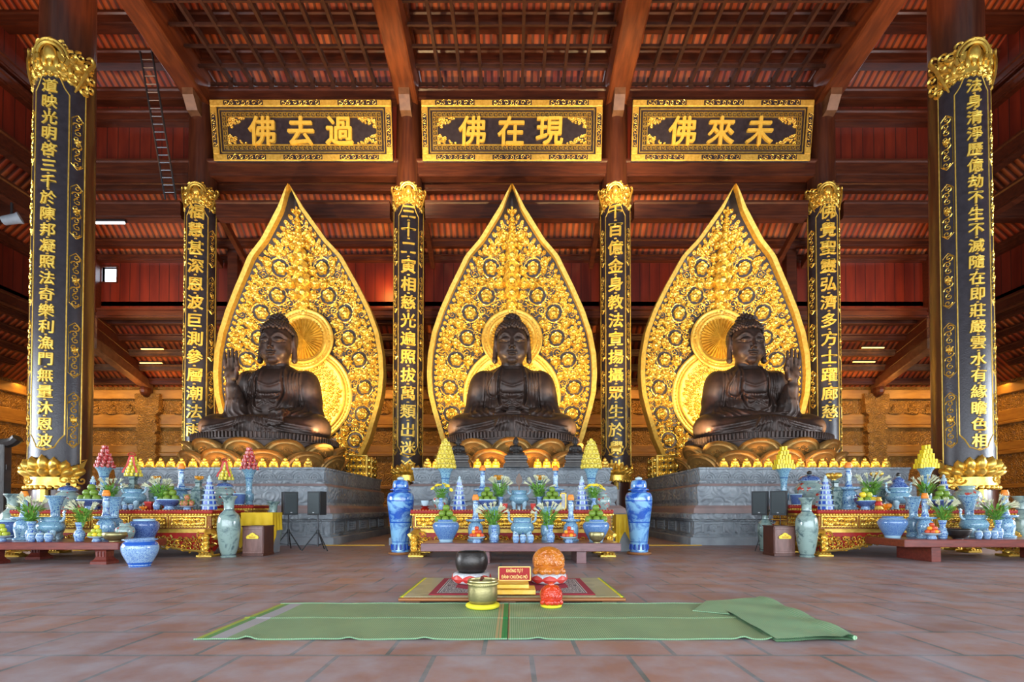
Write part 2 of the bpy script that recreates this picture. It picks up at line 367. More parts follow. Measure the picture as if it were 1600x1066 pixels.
def m_porc(name, base, blue, sc, thr=.5, mode='scroll', bands=(), extra=None, band_col=None):
    """painted porcelain: base glaze, brushed pattern, blue bands by height (generated z)"""
    m, N, L, b = newmat(name); co = coords(N, L)
    n0 = N.new('ShaderNodeTexNoise'); n0.inputs['Scale'].default_value = sc * .8; n0.inputs['Detail'].default_value = 1; L.new(co, n0.inputs[0])
    mxv = N.new('ShaderNodeMix'); mxv.data_type = 'VECTOR'; mxv.inputs[0].default_value = .10; L.new(co, mxv.inputs[4]); L.new(n0.outputs[1], mxv.inputs[5])
    v = N.new('ShaderNodeTexVoronoi'); v.inputs['Scale'].default_value = sc; L.new(mxv.outputs[1], v.inputs[0])
    if mode == 'scroll':
        ml = N.new('ShaderNodeMath'); ml.operation = 'MULTIPLY'; ml.inputs[1].default_value = 17; L.new(v.outputs[0], ml.inputs[0])
        sn = N.new('ShaderNodeMath'); sn.operation = 'SINE'; L.new(ml.outputs[0], sn.inputs[0]); src = sn.outputs[0]
    elif mode == 'spots':
        iv = N.new('ShaderNodeMath'); iv.operation = 'SUBTRACT'; iv.inputs[0].default_value = 1; L.new(v.outputs[0], iv.inputs[1]); src = iv.outputs[0]
    else:
        n = N.new('ShaderNodeTexNoise'); n.inputs['Scale'].default_value = sc; n.inputs['Detail'].default_value = 7; n.inputs['Roughness'].default_value = .65; n.inputs['Distortion'].default_value = .8
        L.new(co, n.inputs[0]); src = n.outputs[0]
    g = ramp(N, L, src, [(thr - .06, (0, 0, 0)), (thr + .06, (1, 1, 1))])
    mx = N.new('ShaderNodeMix'); mx.data_type = 'RGBA'; L.new(g, mx.inputs[0]); mx.inputs[6].default_value = rgb(base); mx.inputs[7].default_value = rgb(blue)
    out = mx.outputs[2]
    if extra:
        n2 = N.new('ShaderNodeTexNoise'); n2.inputs['Scale'].default_value = sc * .6; n2.inputs['Detail'].default_value = 3; L.new(co, n2.inputs[0])
        g2 = ramp(N, L, n2.outputs[0], [(.60, (0, 0, 0)), (.64, (1, 1, 1))])
        m2 = N.new('ShaderNodeMix'); m2.data_type = 'RGBA'; L.new(g2, m2.inputs[0]); L.new(out, m2.inputs[6]); m2.inputs[7].default_value = rgb(extra); out = m2.outputs[2]
    if bands:
        t = N.new('ShaderNodeTexCoord'); sp = N.new('ShaderNodeSeparateXYZ'); L.new(t.outputs['Generated'], sp.inputs[0])
        st = [(0, (0, 0, 0))]
        for a, c in bands: st += [(a, (1, 1, 1)), (c, (0, 0, 0))]
        g3 = ramp(N, L, sp.outputs[2], st, 'CONSTANT')
        m3 = N.new('ShaderNodeMix'); m3.data_type = 'RGBA'; L.new(g3, m3.inputs[0]); L.new(out, m3.inputs[6]); m3.inputs[7].default_value = rgb(band_col or blue); out = m3.outputs[2]
    L.new(out, b.inputs['Base Color']); b.inputs['Roughness'].default_value = .14; b.inputs['Coat Weight'].default_value = .4
    return m
PW = (.50, .64, .70); PB = (.035, .11, .40)
M['p_scroll'] = m_porc('porcelain_scroll', (.27, .45, .56), (.05, .14, .36), 17, .55)
M['p_censer'] = m_porc('porcelain_censer', (.22, .40, .48), (.06, .15, .30), 15, .6, bands=((.72, .76),))
M['p_dense'] = m_porc('porcelain_dense_blue', (.18, .32, .50), (.03, .09, .33), 22, .10, bands=((.0, .10), (.86, .9)), band_col=(.35, .52, .62))
M['p_dark'] = m_porc('porcelain_dark_blue', (.12, .20, .40), (.02, .05, .22), 15, .10, bands=((.0, .07), (.9, 1.0)), band_col=(.40, .58, .66))
M['p_pot'] = m_porc('porcelain_pot', (.38, .56, .68), (.02, .10, .44), 24, .25, bands=((.0, .04), (.08, .16), (.78, .9)))
M['p_vase'] = m_porc('porcelain_landscape', (.22, .46, .68), (.012, .085, .42), 4.2, .5, 'noise', bands=((.16, .17), (.47, .49), (.82, .84)))
M['p_small'] = m_porc('porcelain_small', (.34, .50, .60), (.02, .09, .38), 14, .52, 'noise', bands=((.1, .14), (.8, .84)))
M['p_celadon'] = m_porc('porcelain_celadon', (.26, .36, .32), (.07, .12, .13), 5, .56, 'noise', bands=((.03, .05), (.76, .78)))
M['p_red'] = m_porc('porcelain_red_fish', (.28, .38, .34), (.16, .22, .26), 9, .56, 'noise', extra=(.50, .05, .03))
M['p_square'] = m_porc('porcelain_square', (.19, .26, .24), (.04, .08, .09), 9, .52, 'noise', bands=((.62, .65), (.9, .93)))
M['p_white'] = m_porc('porcelain_white', (.34, .50, .58), (.04, .13, .38), 16, .82, 'spots')
# ================================================================ THE HALL
def one(name, VF, mat, smooth=False, parent=None):
    return MB().add(VF).build(name, M[mat] if isinstance(mat, str) else mat, parent, smooth)
struct(one('floor', box(-31, 31, -5, 33.5, -.2, 0), 'floor'))
BX = (-15.45, -5.15, 5.15, 15.45); BD = 25.3; WX = 30.5; WY = 33.0; OUTX = 23.3
# back and side walls of carved sandstone with moulded courses
struct(one('wall_back', box(-WX - .4, WX + .4, WY, WY + .4, 0, 11.5), 'wallgold'))
struct(one('wall_left', box(-WX - .4, -WX, 4, WY, 0, 11.5), 'wallgold'))
struct(one('wall_right', box(WX, WX + .4, 4, WY, 0, 11.5), 'wallgold'))
k = 0
for z0, z1, d in ((0, .9, .25), (2.5, 2.75, .16), (4.6, 4.85, .16), (4.85, 5.35, .08), (6.45, 6.65, .16), (6.65, 7.35, .08), (8.3, 8.9, .22)):
    for sd in range(3):
        k += 1
        if sd == 0: g = box(-WX, WX, WY - d, WY + .1, z0, z1, .04)
        else:
            s = (-1, 1)[sd - 1]; a, b_ = sorted((s * WX, s * (WX - d))); g = box(a, b_, 4, WY - .3, z0, z1, .04)
        struct(one('trim_%d' % k, g, 'wallplain'))
# pilasters on the back wall
PP = [(.75, 0), (.75, .8), (.55, 1.0), (.55, 4.4), (.7, 4.6), (.55, 4.8), (.62, 5.2), (.5, 5.35), (.62, 5.5), (.62, 5.9), (.5, 6.05), (.66, 6.2), (.66, 6.6), (.5, 6.75), (.6, 7.0), (.5, 7.2), (.72, 7.4), (.8, 8.6)]
for x in (-23.3, -15.45, 15.45, 23.3):
    k += 1
    poly = [(x + r, z) for r, z in PP] + [(x - r, z) for r, z in PP[::-1]]
    struct(one('trim_%d' % k, prism(poly, WY - .45, WY + .1, 1), 'wallgold'))
# seated figures carved in the niche course, in low relief
mb = MB()
for i in range(-26, 27):
    x = i * 1.1 + .55
    if min(abs(abs(x) - 23.3), abs(abs(x) - 15.45)) < .8: continue
    mb.add(sphere((.16, .12, .18), 8, 6, (x, WY - .1, 8.02 - .15))); mb.add(sphere((.26, .12, .32), 8, 6, (x, WY - .06, 7.62))); mb.add(sphere((.42, .14, .14), 8, 6, (x, WY - .06, 7.42)))
struct(mb.build('wall_relief', M['wallgold']))
# round columns
def column(x, y, r, z1=23.0):
    pr = [(r * 1.14, 0), (r * 1.15, .15), (r * 1.17, .4), (r * 1.1, .55), (r * 1.0, .56), (r * 1.02, 6), (r * .99, 13), (r * .92, z1)]
    o = struct(one('column', (lambda VF: (VF[0] + np.array([x, y, 0]), VF[1]))(lathe(pr, 40)), 'column', True))
    return o
CR, CRF, FD = .66, .80, 17.56
for x in BX: column(x, BD, CR)
for s in (-1, 1):
    column(s * 15.45, FD, CRF, 24)
    column(s * OUTX, BD, .55); column(s * (OUTX + 3.2), 28.5, .4, 15)
# moulded beams
def prof(h, d):
    """section (depth, height) with stepped mouldings along top and bottom"""
    a = d / 2; b = h / 2; c = min(.10, h * .2)
    return [(-a, -b + c), (-a + .05, -b + c), (-a + .05, -b), (a, -b), (a, b), (-a - .07, b), (-a - .07, b - c), (-a, b - c * 1.5)]
def beam_x(x0, x1, y, z0, z1, d=.5, mat='beam'):
    p = [(y + a, (z0 + z1) / 2 + b) for a, b in prof(z1 - z0, d)]
    return struct(one('beam', prism(p, x0, x1, 0), mat))
def beam_y(x, y0, y1, z0, z1, d=.5, mat='beam', tilt=0):
    s = 1 if x > 0 else -1
    p = [(x + s * a, (z0 + z1) / 2 + b) for a, b in prof(z1 - z0, d)]
    V, F = prism(p, y0, y1, 1); V[:, 2] += (y1 - V[:, 1]) * tilt
    return struct(one('beam', (V, F), mat))
Zb = lambda py, D: zat(py, D)
E2 = OUTX + 3.2
# the two long tie beams of the back row and the cornice over the boards
zc0, zc1 = Zb(157, 25), Zb(143, 25)
beam_x(-OUTX, OUTX, 25.2, zc0, zc1 + .1, .6)
beam_x(-OUTX, OUTX, 25.2, Zb(276, 25), Zb(251, 25), .55)
for x0, x1 in ((-E2, -16.32), (-14.58, -6.02), (-4.28, 4.28), (6.02, 14.58), (16.32, E2)): beam_x(x0, x1, 25.2, Zb(341, 25), Zb(315, 25), .5)
for x0, x1 in ((-OUTX, -15.45), (15.45, OUTX)):
    beam_x(x0, x1, 25.2, Zb(190, 25), Zb(172, 25), .45)
# upper clerestory planks and planks behind the signboards
struct(one('wall_upper', box(-OUTX, OUTX, 25.4, 25.55, Zb(276, 25.3), zc1 + .4), 'planks_x'))
for s in (-1, 1):
    a, b_ = sorted((s * OUTX, s * (OUTX + .15)))
    struct(one('wall_upper', box(a, b_, 4, 25.5, 17.9, 37), 'planks_y'))
    for z0, z1 in ((17.5, 18.3), (20.5, 21.0), (21.3, 21.8)): beam_y(s * (OUTX - .1), 4, 25.2, z0, z1, .5)
    beam_y(s * (OUTX - .1), 4, 25.2, 15.4, 16.2, .5)
# second clerestory wall with its beams
Y2 = 28.5
zp0, zp1 = Zb(486, Y2), Zb(410, Y2)
def window_hole():
    x, z = at(171.5, 429.5, Y2); w = .41
    X0, X1, Z0, Z1 = x - w, x + w, z - w, z + w
    mb = MB()
    for g in ((-E2, X0, zp0, zp1 + 2.2), (X1, E2, zp0, zp1 + 2.2), (X0, X1, zp0, Z0), (X0, X1, Z1, zp1 + 2.2)):
        mb.add(box(g[0], g[1], Y2, Y2 + .15, g[2], g[3]))
    struct(mb.build('wall_clerestory', M['planks_x'], None, False))
    f = MB()
    for g in ((X0 - .07, X0, Z0 - .07, Z1 + .07), (X1, X1 + .07, Z0 - .07, Z1 + .07), (X0, X1, Z0 - .07, Z0), (X0, X1, Z1, Z1 + .07)):
        f.add(box(g[0], g[1], Y2 - .06, Y2 + .2, g[2], g[3]))
    struct(f.build('window_1', M['beam'], None, False))
    return x, z
WINX, WINZ = window_hole()
area('window_daylight', (WINX, Y2 + .5, WINZ), (math.radians(90), 0, 0), .8, .8, 60, (1, 1, 1))
beam_x(-E2, E2, Y2 - .1, Zb(499, Y2), Zb(485, Y2), .4)
for a, b_ in ((411, 403), (386, 375), (372, 352)): beam_x(-E2, E2, Y2 - .15, Zb(a, Y2), Zb(b_, Y2), .4)
for s in (-1, 1):
    a, b_ = sorted((s * E2, s * (E2 + .15)))
    struct(one('wall_clerestory', box(a, b_, 4, Y2, zp0, zp1 + 2.2), 'planks_y'))
    for z0, z1 in ((11.9, 12.5), (15.0, 15.5), (15.9, 16.3)): beam_y(s * (E2 - .1), 4, Y2, z0, z1, .4)
# uprights framing the second clerestory behind each column line
for x in (-OUTX, -15.45, -5.15, 5.15, 15.45, OUTX):
    struct(one('post', box(x - .28, x + .28, Y2 - .45, Y2 + .02, zp0 - .2, zp1 + 2.2, .03), 'beam'))
# roofs: decks of battens and tiles, purlins below them
def deck(name, pts, mat):
    V = np.array(pts, float); n = len(V)
    return struct(one(name, (np.concatenate([V, V + [0, 0, .25]]), [tuple(range(n - 1, -1, -1)), tuple(range(n, 2 * n))] + [(i, (i+1) % n, n + (i+1) % n, n + i) for i in range(n)]), mat))
deck('ceiling', [(-OUTX - 1, 25.6, 22.6), (OUTX + 1, 25.6, 22.6), (OUTX + 1, -5, 38), (-OUTX - 1, -5, 38)], 'tiles_x')
deck('ceiling', [(-E2 - .5, 28.7, 15.1), (E2 + .5, 28.7, 15.1), (OUTX, 25.45, 18.3), (-OUTX, 25.45, 18.3)], 'tiles_x')
deck('ceiling', [(-WX - .5, WY + .3, 8.9), (WX + .5, WY + .3, 8.9), (E2, Y2, 12.6), (-E2, Y2, 12.6)], 'tiles_x')
for s in (-1, 1):
    q = [(s * (E2 + .2), 4, 15.1), (s * (E2 + .2), 28.7, 15.1), (s * OUTX, 25.45, 18.3), (s * OUTX, 4, 18.3)]
    deck('ceiling', q, 'tiles_y')
    q = [(s * (WX + .3), 4, 8.9), (s * (WX + .3), WY + .3, 8.9), (s * E2, Y2, 12.6), (s * E2, 4, 12.6)]
    deck('ceiling', q, 'tiles_y')
for i in range(1, 11):                                    # main purlins
    y = 25.6 - i * 1.25; z = 22.6 + (25.6 - y) * 15.4 / 30.6
    beam_x(-OUTX, OUTX, y, z - .62, z - .03, .5)
for i in range(3):                                        # purlins of the middle eave
    y = 25.9 + i * .95; z = 18.3 - (y - 25.45) * 3.2 / 3.25
    beam_x(-E2, E2, y, z - .42, z - .02, .3)
for i in range(5):                                        # purlins of the lower eave
    y = 29.1 + i * .85; z = 12.6 - (y - Y2) * 3.7 / 4.8
    beam_x(-WX, WX, y, z - .36, z - .02, .32, 'carp' if i in (2, 3) else 'beam')
    for s in (-1, 1): beam_y(s * (E2 + .6 + i * .75), 4, 30, 12.6 - (.6 + i * .75) * 3.7 / 4.1 - .36, 12.6 - (.6 + i * .75) * 3.7 / 4.1 - .02, .32)
# stepped bracket trusses under the lower eave
for x in (-23.3, -15.45, -5.15, 5.15, 15.45, 23.3):
    for i in range(4):
        y0 = 28.2; y1 = WY - .2 - i * .95; z = 8.75 + i * .85
        V, F = box(x - .26, x + .26, y0, y1, z, z + .62, .06); V[:, 2] += (y1 - V[:, 1]) * .30
        struct(one('bracket', (V, F), 'carp' if i == 0 else 'beam'))
    struct(one('bracket', sphere((.3, .5, .42), 12, 8, (x, WY - .5, 8.75)), 'beam'))
# diagonal struts of the middle eave, beside the back columns
for x in (-15.45, -5.15, 5.15, 15.45):
    for s in (-1, 1):
        V, F = box(x + s * .75 - .12, x + s * .75 + .12, 25.6, 28.3, 14.6, 15.0, .02); V[:, 2] += (28.3 - V[:, 1]) * .45
        struct(one('strut', (V, F), 'beam'))
# heavy tie beams running toward the viewer and their bracket ends
for x in BX:
    V, F = box(x - .52, x + .52, 9, 25.4, 21.1, 22.7, .07); V[:, 2] += (25.4 - V[:, 1]) * .13
    struct(one('tie_beam', (V, F), 'beamred'))
    V, F = box(x - .62, x + .62, 9, 25.4, 22.55, 22.85, .04); V[:, 2] += (25.4 - V[:, 1]) * .13
    struct(one('tie_beam', (V, F), 'beam'))
    p = [(24.9, 20.4), (24.4, 20.5), (24.05, 21.0), (23.9, 21.75), (24.9, 21.75)]
    struct(one('bracket', prism(p, x - .26, x + .26, 0), 'carp'))
# open lattice ceiling between the tie beams
for a, b_ in ((0, 1), (1, 2), (2, 3)):
    x0, x1 = BX[a] + .62, BX[b_] - .62
    mb = MB(); nx = 9
    for i in range(1, nx): x = x0 + (x1 - x0) * i / nx; mb.add(box(x - .07, x + .07, 16, 25.0, 22.12, 22.4))
    for j in range(10): y = 24.9 - j * 1.04; mb.add(box(x0, x1, y - .045, y + .045, 22.14, 22.26))
    for i in range(1, nx): x = x0 + (x1 - x0) * i / nx; mb.add(box(x - .12, x + .12, 24.8, 25.2, 21.9, 22.45))
    struct(mb.build('ceiling_lattice', M['lattice'], None, False))
# outer plinth line: a thin yellow cord lying between the plinths
for x0, x1, w in ((-6.4, -4.3, 'left'), (4.3, 6.4, 'right')):
    tag(one('barrier_rope', tube([(x0, 17.3, .012), ((x0 + x1) / 2, 17.27, .012), (x1, 17.3, .012)], .018, 6), 'cord'),
        'thin yellow rope on the floor between middle plinth and %s plinth' % w, 'rope')
# ---------------------------------------------------------------- dark steel ladder under the roof
L_ = empty('ladder', 'tall thin dark metal ladder leaning up under the roof', 'ladder', (0, 0, 0))
a = np.array(at(267, 312, 24.9)); b_ = np.array(at(228, 80, 23.0))
A = Vector((a[0], 24.9, a[1])); B = Vector((b_[0], 23.0, b_[1]))
for s in (-1, 1): one('rail', tube([A + Vector((s * .27, 0, 0)), B + Vector((s * .27, 0, 0))], .05, 6), 'steel', True, L_)
for i in range(1, 19):
    p = A.lerp(B, i / 19); one('rung', tube([p - Vector((.27, 0, 0)), p + Vector((.27, 0, 0))], .03, 5), 'steel', True, L_)
# a glowing bar added as glare on a beam, then lamps under the beams
x = at(172, 342, 25.1)[0]; z = Zb(341, 25) - .17
t = empty('beam_glare', 'glowing white tube lamp under the long beam above the square window', 'lamp', (x, 25.15, z))
one('housing', box(-.75, .75, -.1, .1, .05, .16, .02), 'steel', False, t); one('tube', tube([(-.7, -.02, 0), (.7, -.02, 0)], .05, 8), 'glow', True, t)  # backing and glowing bar of the added glare
for px, py, w in ((238, 545, 'left'), (236, 567, 'left'), (1364, 543, 'right'), (1350, 565, 'right')):
    x, z = at(px, py, 30.4)
    t = empty('strip_lamp', 'glowing orange strip lamp, %s row under the lower eave on the %s' % ('upper' if py in (545, 543) else 'lower', w), 'lamp', (x, 30.4, z))
    one('housing', box(-.7, .7, -.06, .06, .0, .08, .015), 'steel', False, t); one('tube', box(-.66, .66, -.05, .05, -.05, .0, .01), 'glowor', False, t)
x, z = at(18, 343, 22.5)
t = empty('floodlight', 'small grey cylinder floodlight on the beam beside the tall front column', 'lamp', (x, 22.5, z))
one('housing', xf(lathe([(.16, -.3), (.2, -.28), (.22, .25), (.24, .3)], 16)[0], rot=(0, 1.1, .5)), 'steel') if False else None
V, F = lathe([(.14, -.35), (.19, -.3), (.21, .2), (.25, .34)], 16); one('housing', (xf(V, rot=(0, 1.15, .4)), F), 'stoneplain', True, t)
one('bracket_arm', box(-.04, .04, -.04, .04, 0, .75, .01), 'steel', False, t)

# ================================================================ PLINTHS
def rects(prof_, hx, y0, y1):
    """stepped block: prof = (inset, z) with a rectangular plan"""
    V = []; F = []
    for i, z in prof_:
        V += [(-hx + i, y0 + i, z), (hx - i, y0 + i, z), (hx - i, y1 - i, z), (-hx + i, y1 - i, z)]
    for k in range(len(prof_) - 1):
        for i in range(4):
            j = (i + 1) % 4; F.append((4*k+i, 4*k+j, 4*k+4+j, 4*k+4+i))
    n = len(prof_) - 1; F += [(3, 2, 1, 0), (4*n, 4*n+1, 4*n+2, 4*n+3)]
    return np.array(V, float), F
PY0, PY1 = 17.5, 26.3
def plinth(cx, label, centre=False):
    t = empty('statue_plinth', label, 'plinth', (cx, 0, 0))
    k = 1.35 if centre else 1
    def tier(name, pr, mat): one(name, rects([(i * k, z) for i, z in pr], 4.2, PY0, PY1), mat, False, t)
    tier('base_step', [(0, 0), (0, .24), (.03, .27)], 'stoneplain')
    tier('die', [(.14, .27), (.14, .34), (.19, .36), (.19, .80), (.13, .82), (.13, .86)], 'stone')
    tier('cornice', [(.10, .86), (.06, .90), (.06, 1.04), (.09, 1.07), (.16, 1.09)], 'stone')
    tier('reddish_course', [(.16, 1.09), (.20, 1.26), (.30, 1.36)], 'stonered')
    tier('waist', [(.40, 1.36), (.43, 1.46), (.37, 1.6), (.37, 2.0), (.40, 2.04)], 'stone')
    tier('neck_course', [(.38, 2.04), (.50, 2.13)], 'stonered')
    tier('top_course', [(.52, 2.13), (.48, 2.22), (.54, 2.24), (.50, 2.62), (.47, 2.64), (.47, 2.70)], 'stone')
    # carved lattice panels on the die's front and sides
    for i in range(-3, 4):
        x = i * 1.12 * (.93 if centre else 1); y = PY0 + .19 * k
        mb = MB()
        for u in (-.36, .36): mb.add(box(x + u - .03, x + u + .03, y - .03, y + .05, .42, .75))
        for w in (.42, .72): mb.add(box(x - .36, x + .36, y - .03, y + .05, w, w + .03))
        mb.add(rosette(.13, 5), (x, y, .585)); mb.build('panel', M['stoneplain'], t, False)
    for s in (-1, 1):
        x = s * (4.2 - .19 * k)
        for j in range(5):
            y = 18.6 + j * 1.5; mb = MB()
            for u in (-.45, .45): mb.add(box(x - .03, x + .03, y + u - .03, y + u + .03, .4, .77))
            for w in (.40, .74): mb.add(box(x - .03, x + .03, y - .45, y + .45, w, w + .03))
            for a in range(-3, 4): mb.add(box(x - .02, x + .02, y + a * .12 - .02, y + a * .12 + .02, .42, .75, 0))
            for w in (.5, .58, .66): mb.add(box(x - .02, x + .02, y - .42, y + .42, w, w + .02))
            mb.build('panel', M['stoneplain'], t, False)
    # wave scrolls along the top course, in relief
    mb = MB(); y = PY0 + .52 * k; n = 13; hw = 4.2 - .55 * k
    for i in range(n):
        x = -hw + (i + .5) * 2 * hw / n
        for r in (.25, .17, .09): mb.add(tube([(x + r * math.cos(a) * 1.05, y - .012, 2.3 + r * math.sin(a)) for a in np.linspace(0, PI, 9)], .018, 4))
    mb.add(tube([(-hw, y - .01, 2.29), (hw, y - .01, 2.29)], .02, 4))
    for i in range(int(hw * 12)): mb.add(sphere(.035, 6, 4, (-hw + i / 6, y - .02, 2.18)))
    mb.build('wave_carving', M['stoneplain'], t)
    return t
plinth(-10.3, 'stepped grey stone plinth under the statue raising its hand at the left')
plinth(0, 'stepped grey stone plinth under the middle statue, behind the central altar', True)
plinth(10.3, 'stepped grey stone plinth under the statue raising its hand at the right')
# ================================================================ GILDED HALOS
HD = 25.0
HPX = [(300, .5), (316, 8), (334, 17), (375, 46), (409, 68), (454, 93), (488, 109.5), (520, 121), (555, 127.5), (585, 129), (615, 127), (640, 121), (685, 108), (715, 95), (735, 84)]
def halo_y(u, z):
    """depth of the shell: dished towards its rim and curling forward at the tip"""
    return HD + .35 - .5 * np.abs(u) ** 2.5 - 1.25 * np.clip((z - 9.5) / 6.5, 0, 1) ** 1.7
hz = np.array([zat(p, HD - (1.0 if p < 380 else .3)) for p, _ in HPX])[::-1]
hw = np.array([w * 24.75 / 800 for _, w in HPX])[::-1]
hz[-1] = zat(300, 23.95)
Z0H, Z1H = hz[0], hz[-1]
def halo_w(z): return np.interp(z, hz, hw)
def halo_pt(V):
    """(x, relief, z) -> shell"""
    x, h, z = V[:, 0], V[:, 1], V[:, 2]; w = np.maximum(halo_w(z), .05); u = np.clip(x / w, -1, 1)
    return np.stack([x, halo_y(u, z) + h, z], 1)
HEADZ, BODYZ, HR, BR = zat(531, 25.2), zat(618, 25.2), 1.5, 2.42
def make_halo():
    t = empty('halo', '', 'halo')
    us = np.linspace(-1, 1, 25); zs = np.concatenate([np.linspace(Z0H, Z1H, 70)])
    for nm, off, mt in (('ground', 0, 'halodark'), ('back_shell', .3, 'goldpaint')):
        G = np.array([[(u * halo_w(z), halo_y(u, z) + off, z) for u in us] for z in zs]); V, F = sheet(G)
        one(nm, (V, F), mt, True, t)
    # rim: flat gold band, thick towards the viewer
    mb = MB(); P = [(-halo_w(z), z) for z in zs] + [(halo_w(z), z) for z in zs[::-1]]
    R = []
    for i, (x, z) in enumerate(P):
        s = -1 if i < len(zs) else 1; y = float(halo_y(1, z)); c = .11 * min(1, max(.02, (Z1H - z) / 1.2))
        R.append([(x + s * c, y - .30, z), (x - s * c, y - .26, z), (x - s * c, y + .05, z), (x + s * c, y + .35, z), (x + s * c, y - .30, z)])
    V, F = sheet(np.array(R)); one('rim', (V, F), 'goldpaint', True, t).data.set_sharp_from_angle(angle=.5)
    # carved relief: flowers, vines, beads
    rnd = random.Random(11); mb = MB(); placed = []
    def ok(x, z, r, gap=.8):
        if abs(x) + r > halo_w(z) - .26: return False
        if math.hypot(x, z - HEADZ) < HR + r * .8 or math.hypot(x, z - BODYZ) < BR + r * .8: return False
        return all((x - a) ** 2 + (z - b) ** 2 > (gap * (r + c)) ** 2 for a, b, c in placed)
    def both(VF, x, z):
        V, F = VF; mb.add((V, F), (x, 0, z))
        if x > .02: V = V * [-1, 1, 1]; mb.add((V, [f[::-1] for f in F]), (-x, 0, z))
    def put(x, z, r): placed.append((x, z, r)); placed.append((-x, z, r))
    # large flowers inside vine scrolls
    for x, z in ((1.02, 13.0), (1.25, 11.75), (.95, 10.75 + .6), (2.05, 10.9), (2.2, 9.7), (2.75, 8.6), (1.9, 8.45 + 2.0), (3.05, 7.2), (2.95, 5.9), (2.6, 4.6), (1.75, 12.15 - .3)):
        r = .30
        if not ok(x, z, r, .95): continue
        put(x, z, r + .22); both(rosette(r, 6, .5), x, z); both(ring(r + .14, .032), x, z)
        for q in range(5):
            a = q * 2 * PI / 5 + .4; both(spiral(.20, 1.3, .15, 1 if q % 2 else -1, a + PI), x + (r + .30) * math.cos(a), z + (r + .30) * math.sin(a))
    # central spire ornament
    for z, r in ((15.62, .06), (15.5, .08), (15.33, .11), (15.1, .14), (14.82, .18), (14.5, .22), (14.1, .30), (13.6, .36), (13.0, .42), (12.45, .48), (11.9, .40), (10.95, .34), (11.4, .3)):
        mb.add(rosette(r, 7 if r > .3 else 5, .7), (0, 0, z)); placed.append((0, z, r))
        for s in (1,):
            if r > .25: both(rosette(r * .55, 5, .7), r * 1.25, z - .12); put(r * 1.25, z - .12, r * .55)
    for z in np.arange(10.6, 13.9, .42):
        for x in (.62, .95):
            if ok(x, z + x * .3, .17, .85): put(x, z + x * .3, .17); both(rosette(.19, 5, .6, ph=z), x, z + x * .3)
    # cloud-like flower clumps and curling tendrils fill the rest
    n = 0
    while n < 9000:
        n += 1; x = rnd.uniform(0, 4); z = rnd.uniform(Z0H + .1, Z1H - .4)
        r = rnd.choice((.25, .22, .2, .18)) if n < 2500 else rnd.choice((.17, .14, .12, .10)) if n < 5500 else rnd.choice((.11, .09, .075))
        if not ok(x, z, r, .76): continue
        put(x, z, r)
        if rnd.random() < .55: both(rosette(r * 1.06, rnd.choice((4, 5, 5, 6)), .55, ph=rnd.random() * 6), x, z)
        else:
            a = rnd.random() * 6; both(spiral(r * 1.12, 1.6, .13, rnd.choice((-1, 1)), a), x, z); both(spiral(r * .8, 1.2, .13, rnd.choice((-1, 1)), a + 2), x + r * .5, z + r * .4)
    for z in np.arange(Z0H + .2, Z1H - .5, .27):          # beads along the rim
        w = halo_w(z) - .27
        if w > .12: both(rosette(.105, 4, .6, ph=z * 9, nseg=10), w, z)
    mb.map(halo_pt).build('relief', M['goldrelief'], t, True, 60)
    # ringed discs behind head and body
    for nm, r, zc, y in (('body_disc', BR, BODYZ, -.10), ('head_disc', HR, HEADZ, -.22)):
        yb = float(halo_y(0, zc)) + y
        d = MB(); V, F = lathe([(r, 0), (r, .08), (r - .06, .12), (r - .12, .08), (r - .30, .06), (r - .36, .13), (r - .44, .06), (r - .5, .03), (.01, .03)], 64, cap=False)
        d.add((np.stack([V[:, 0], -V[:, 2], V[:, 1]], 1), F), (0, yb, zc)); dd = d.build(nm, M['goldpaint'], t)
        b_ = MB().add(tube([((r - .21) * math.cos(a), yb - .075, zc + (r - .21) * math.sin(a)) for a in np.linspace(0, 2*PI, 65)[:-1]], .022, 5, True))
        for i in range(int(r * 34)):
            a = 2 * PI * i / int(r * 34); b_.add(sphere(.042, 6, 4), ((r - .21) * math.cos(a), yb - .09, zc + (r - .21) * math.sin(a)))
        b_.build('beading', M['gold'], dd)
        if nm == 'head_disc':
            s_ = MB(); nr = 36; rr = r - .5
            V = [(0, yb - .10, zc)]; F = []
            for i in range(nr * 2):
                a = 2 * PI * i / (nr * 2); V.append((rr * math.cos(a), yb - (.02 if i % 2 else .17), zc + rr * math.sin(a)))
            for i in range(nr * 2): F.append((0, 1 + i, 1 + (i + 1) % (nr * 2)))
            s_.add((np.array(V), F)); s_.build('sunburst', M['gold'], dd, False)
        else:
            s_ = MB()
            for q in range(260):
                a = q * 2.39996; q_ = .9 + (r - 1.5) * (q / 260) ** .7
                s_.add(rosette(rnd.uniform(.07, .12), rnd.choice((4, 5, 6)), .5, 10, a) if q % 3 else spiral(.13, 1.4, .16, 1 if q % 2 else -1, a), (q_ * math.cos(a), yb - .03, zc + q_ * math.sin(a)))
            s_.build('disc_relief', M['goldrelief'], dd)
    # rosette-covered pedestal box under the shell
    p = MB().add(box(-3.5, -2.55, 24.0, 25.6, 2.705, 3.72, .02)).add(box(2.55, 3.5, 24.0, 25.6, 2.705, 3.72, .02)).add(box(-2.6, 2.6, 25.1, 25.6, 2.705, 3.72)).build('pedestal', M['halodark'], t, False)
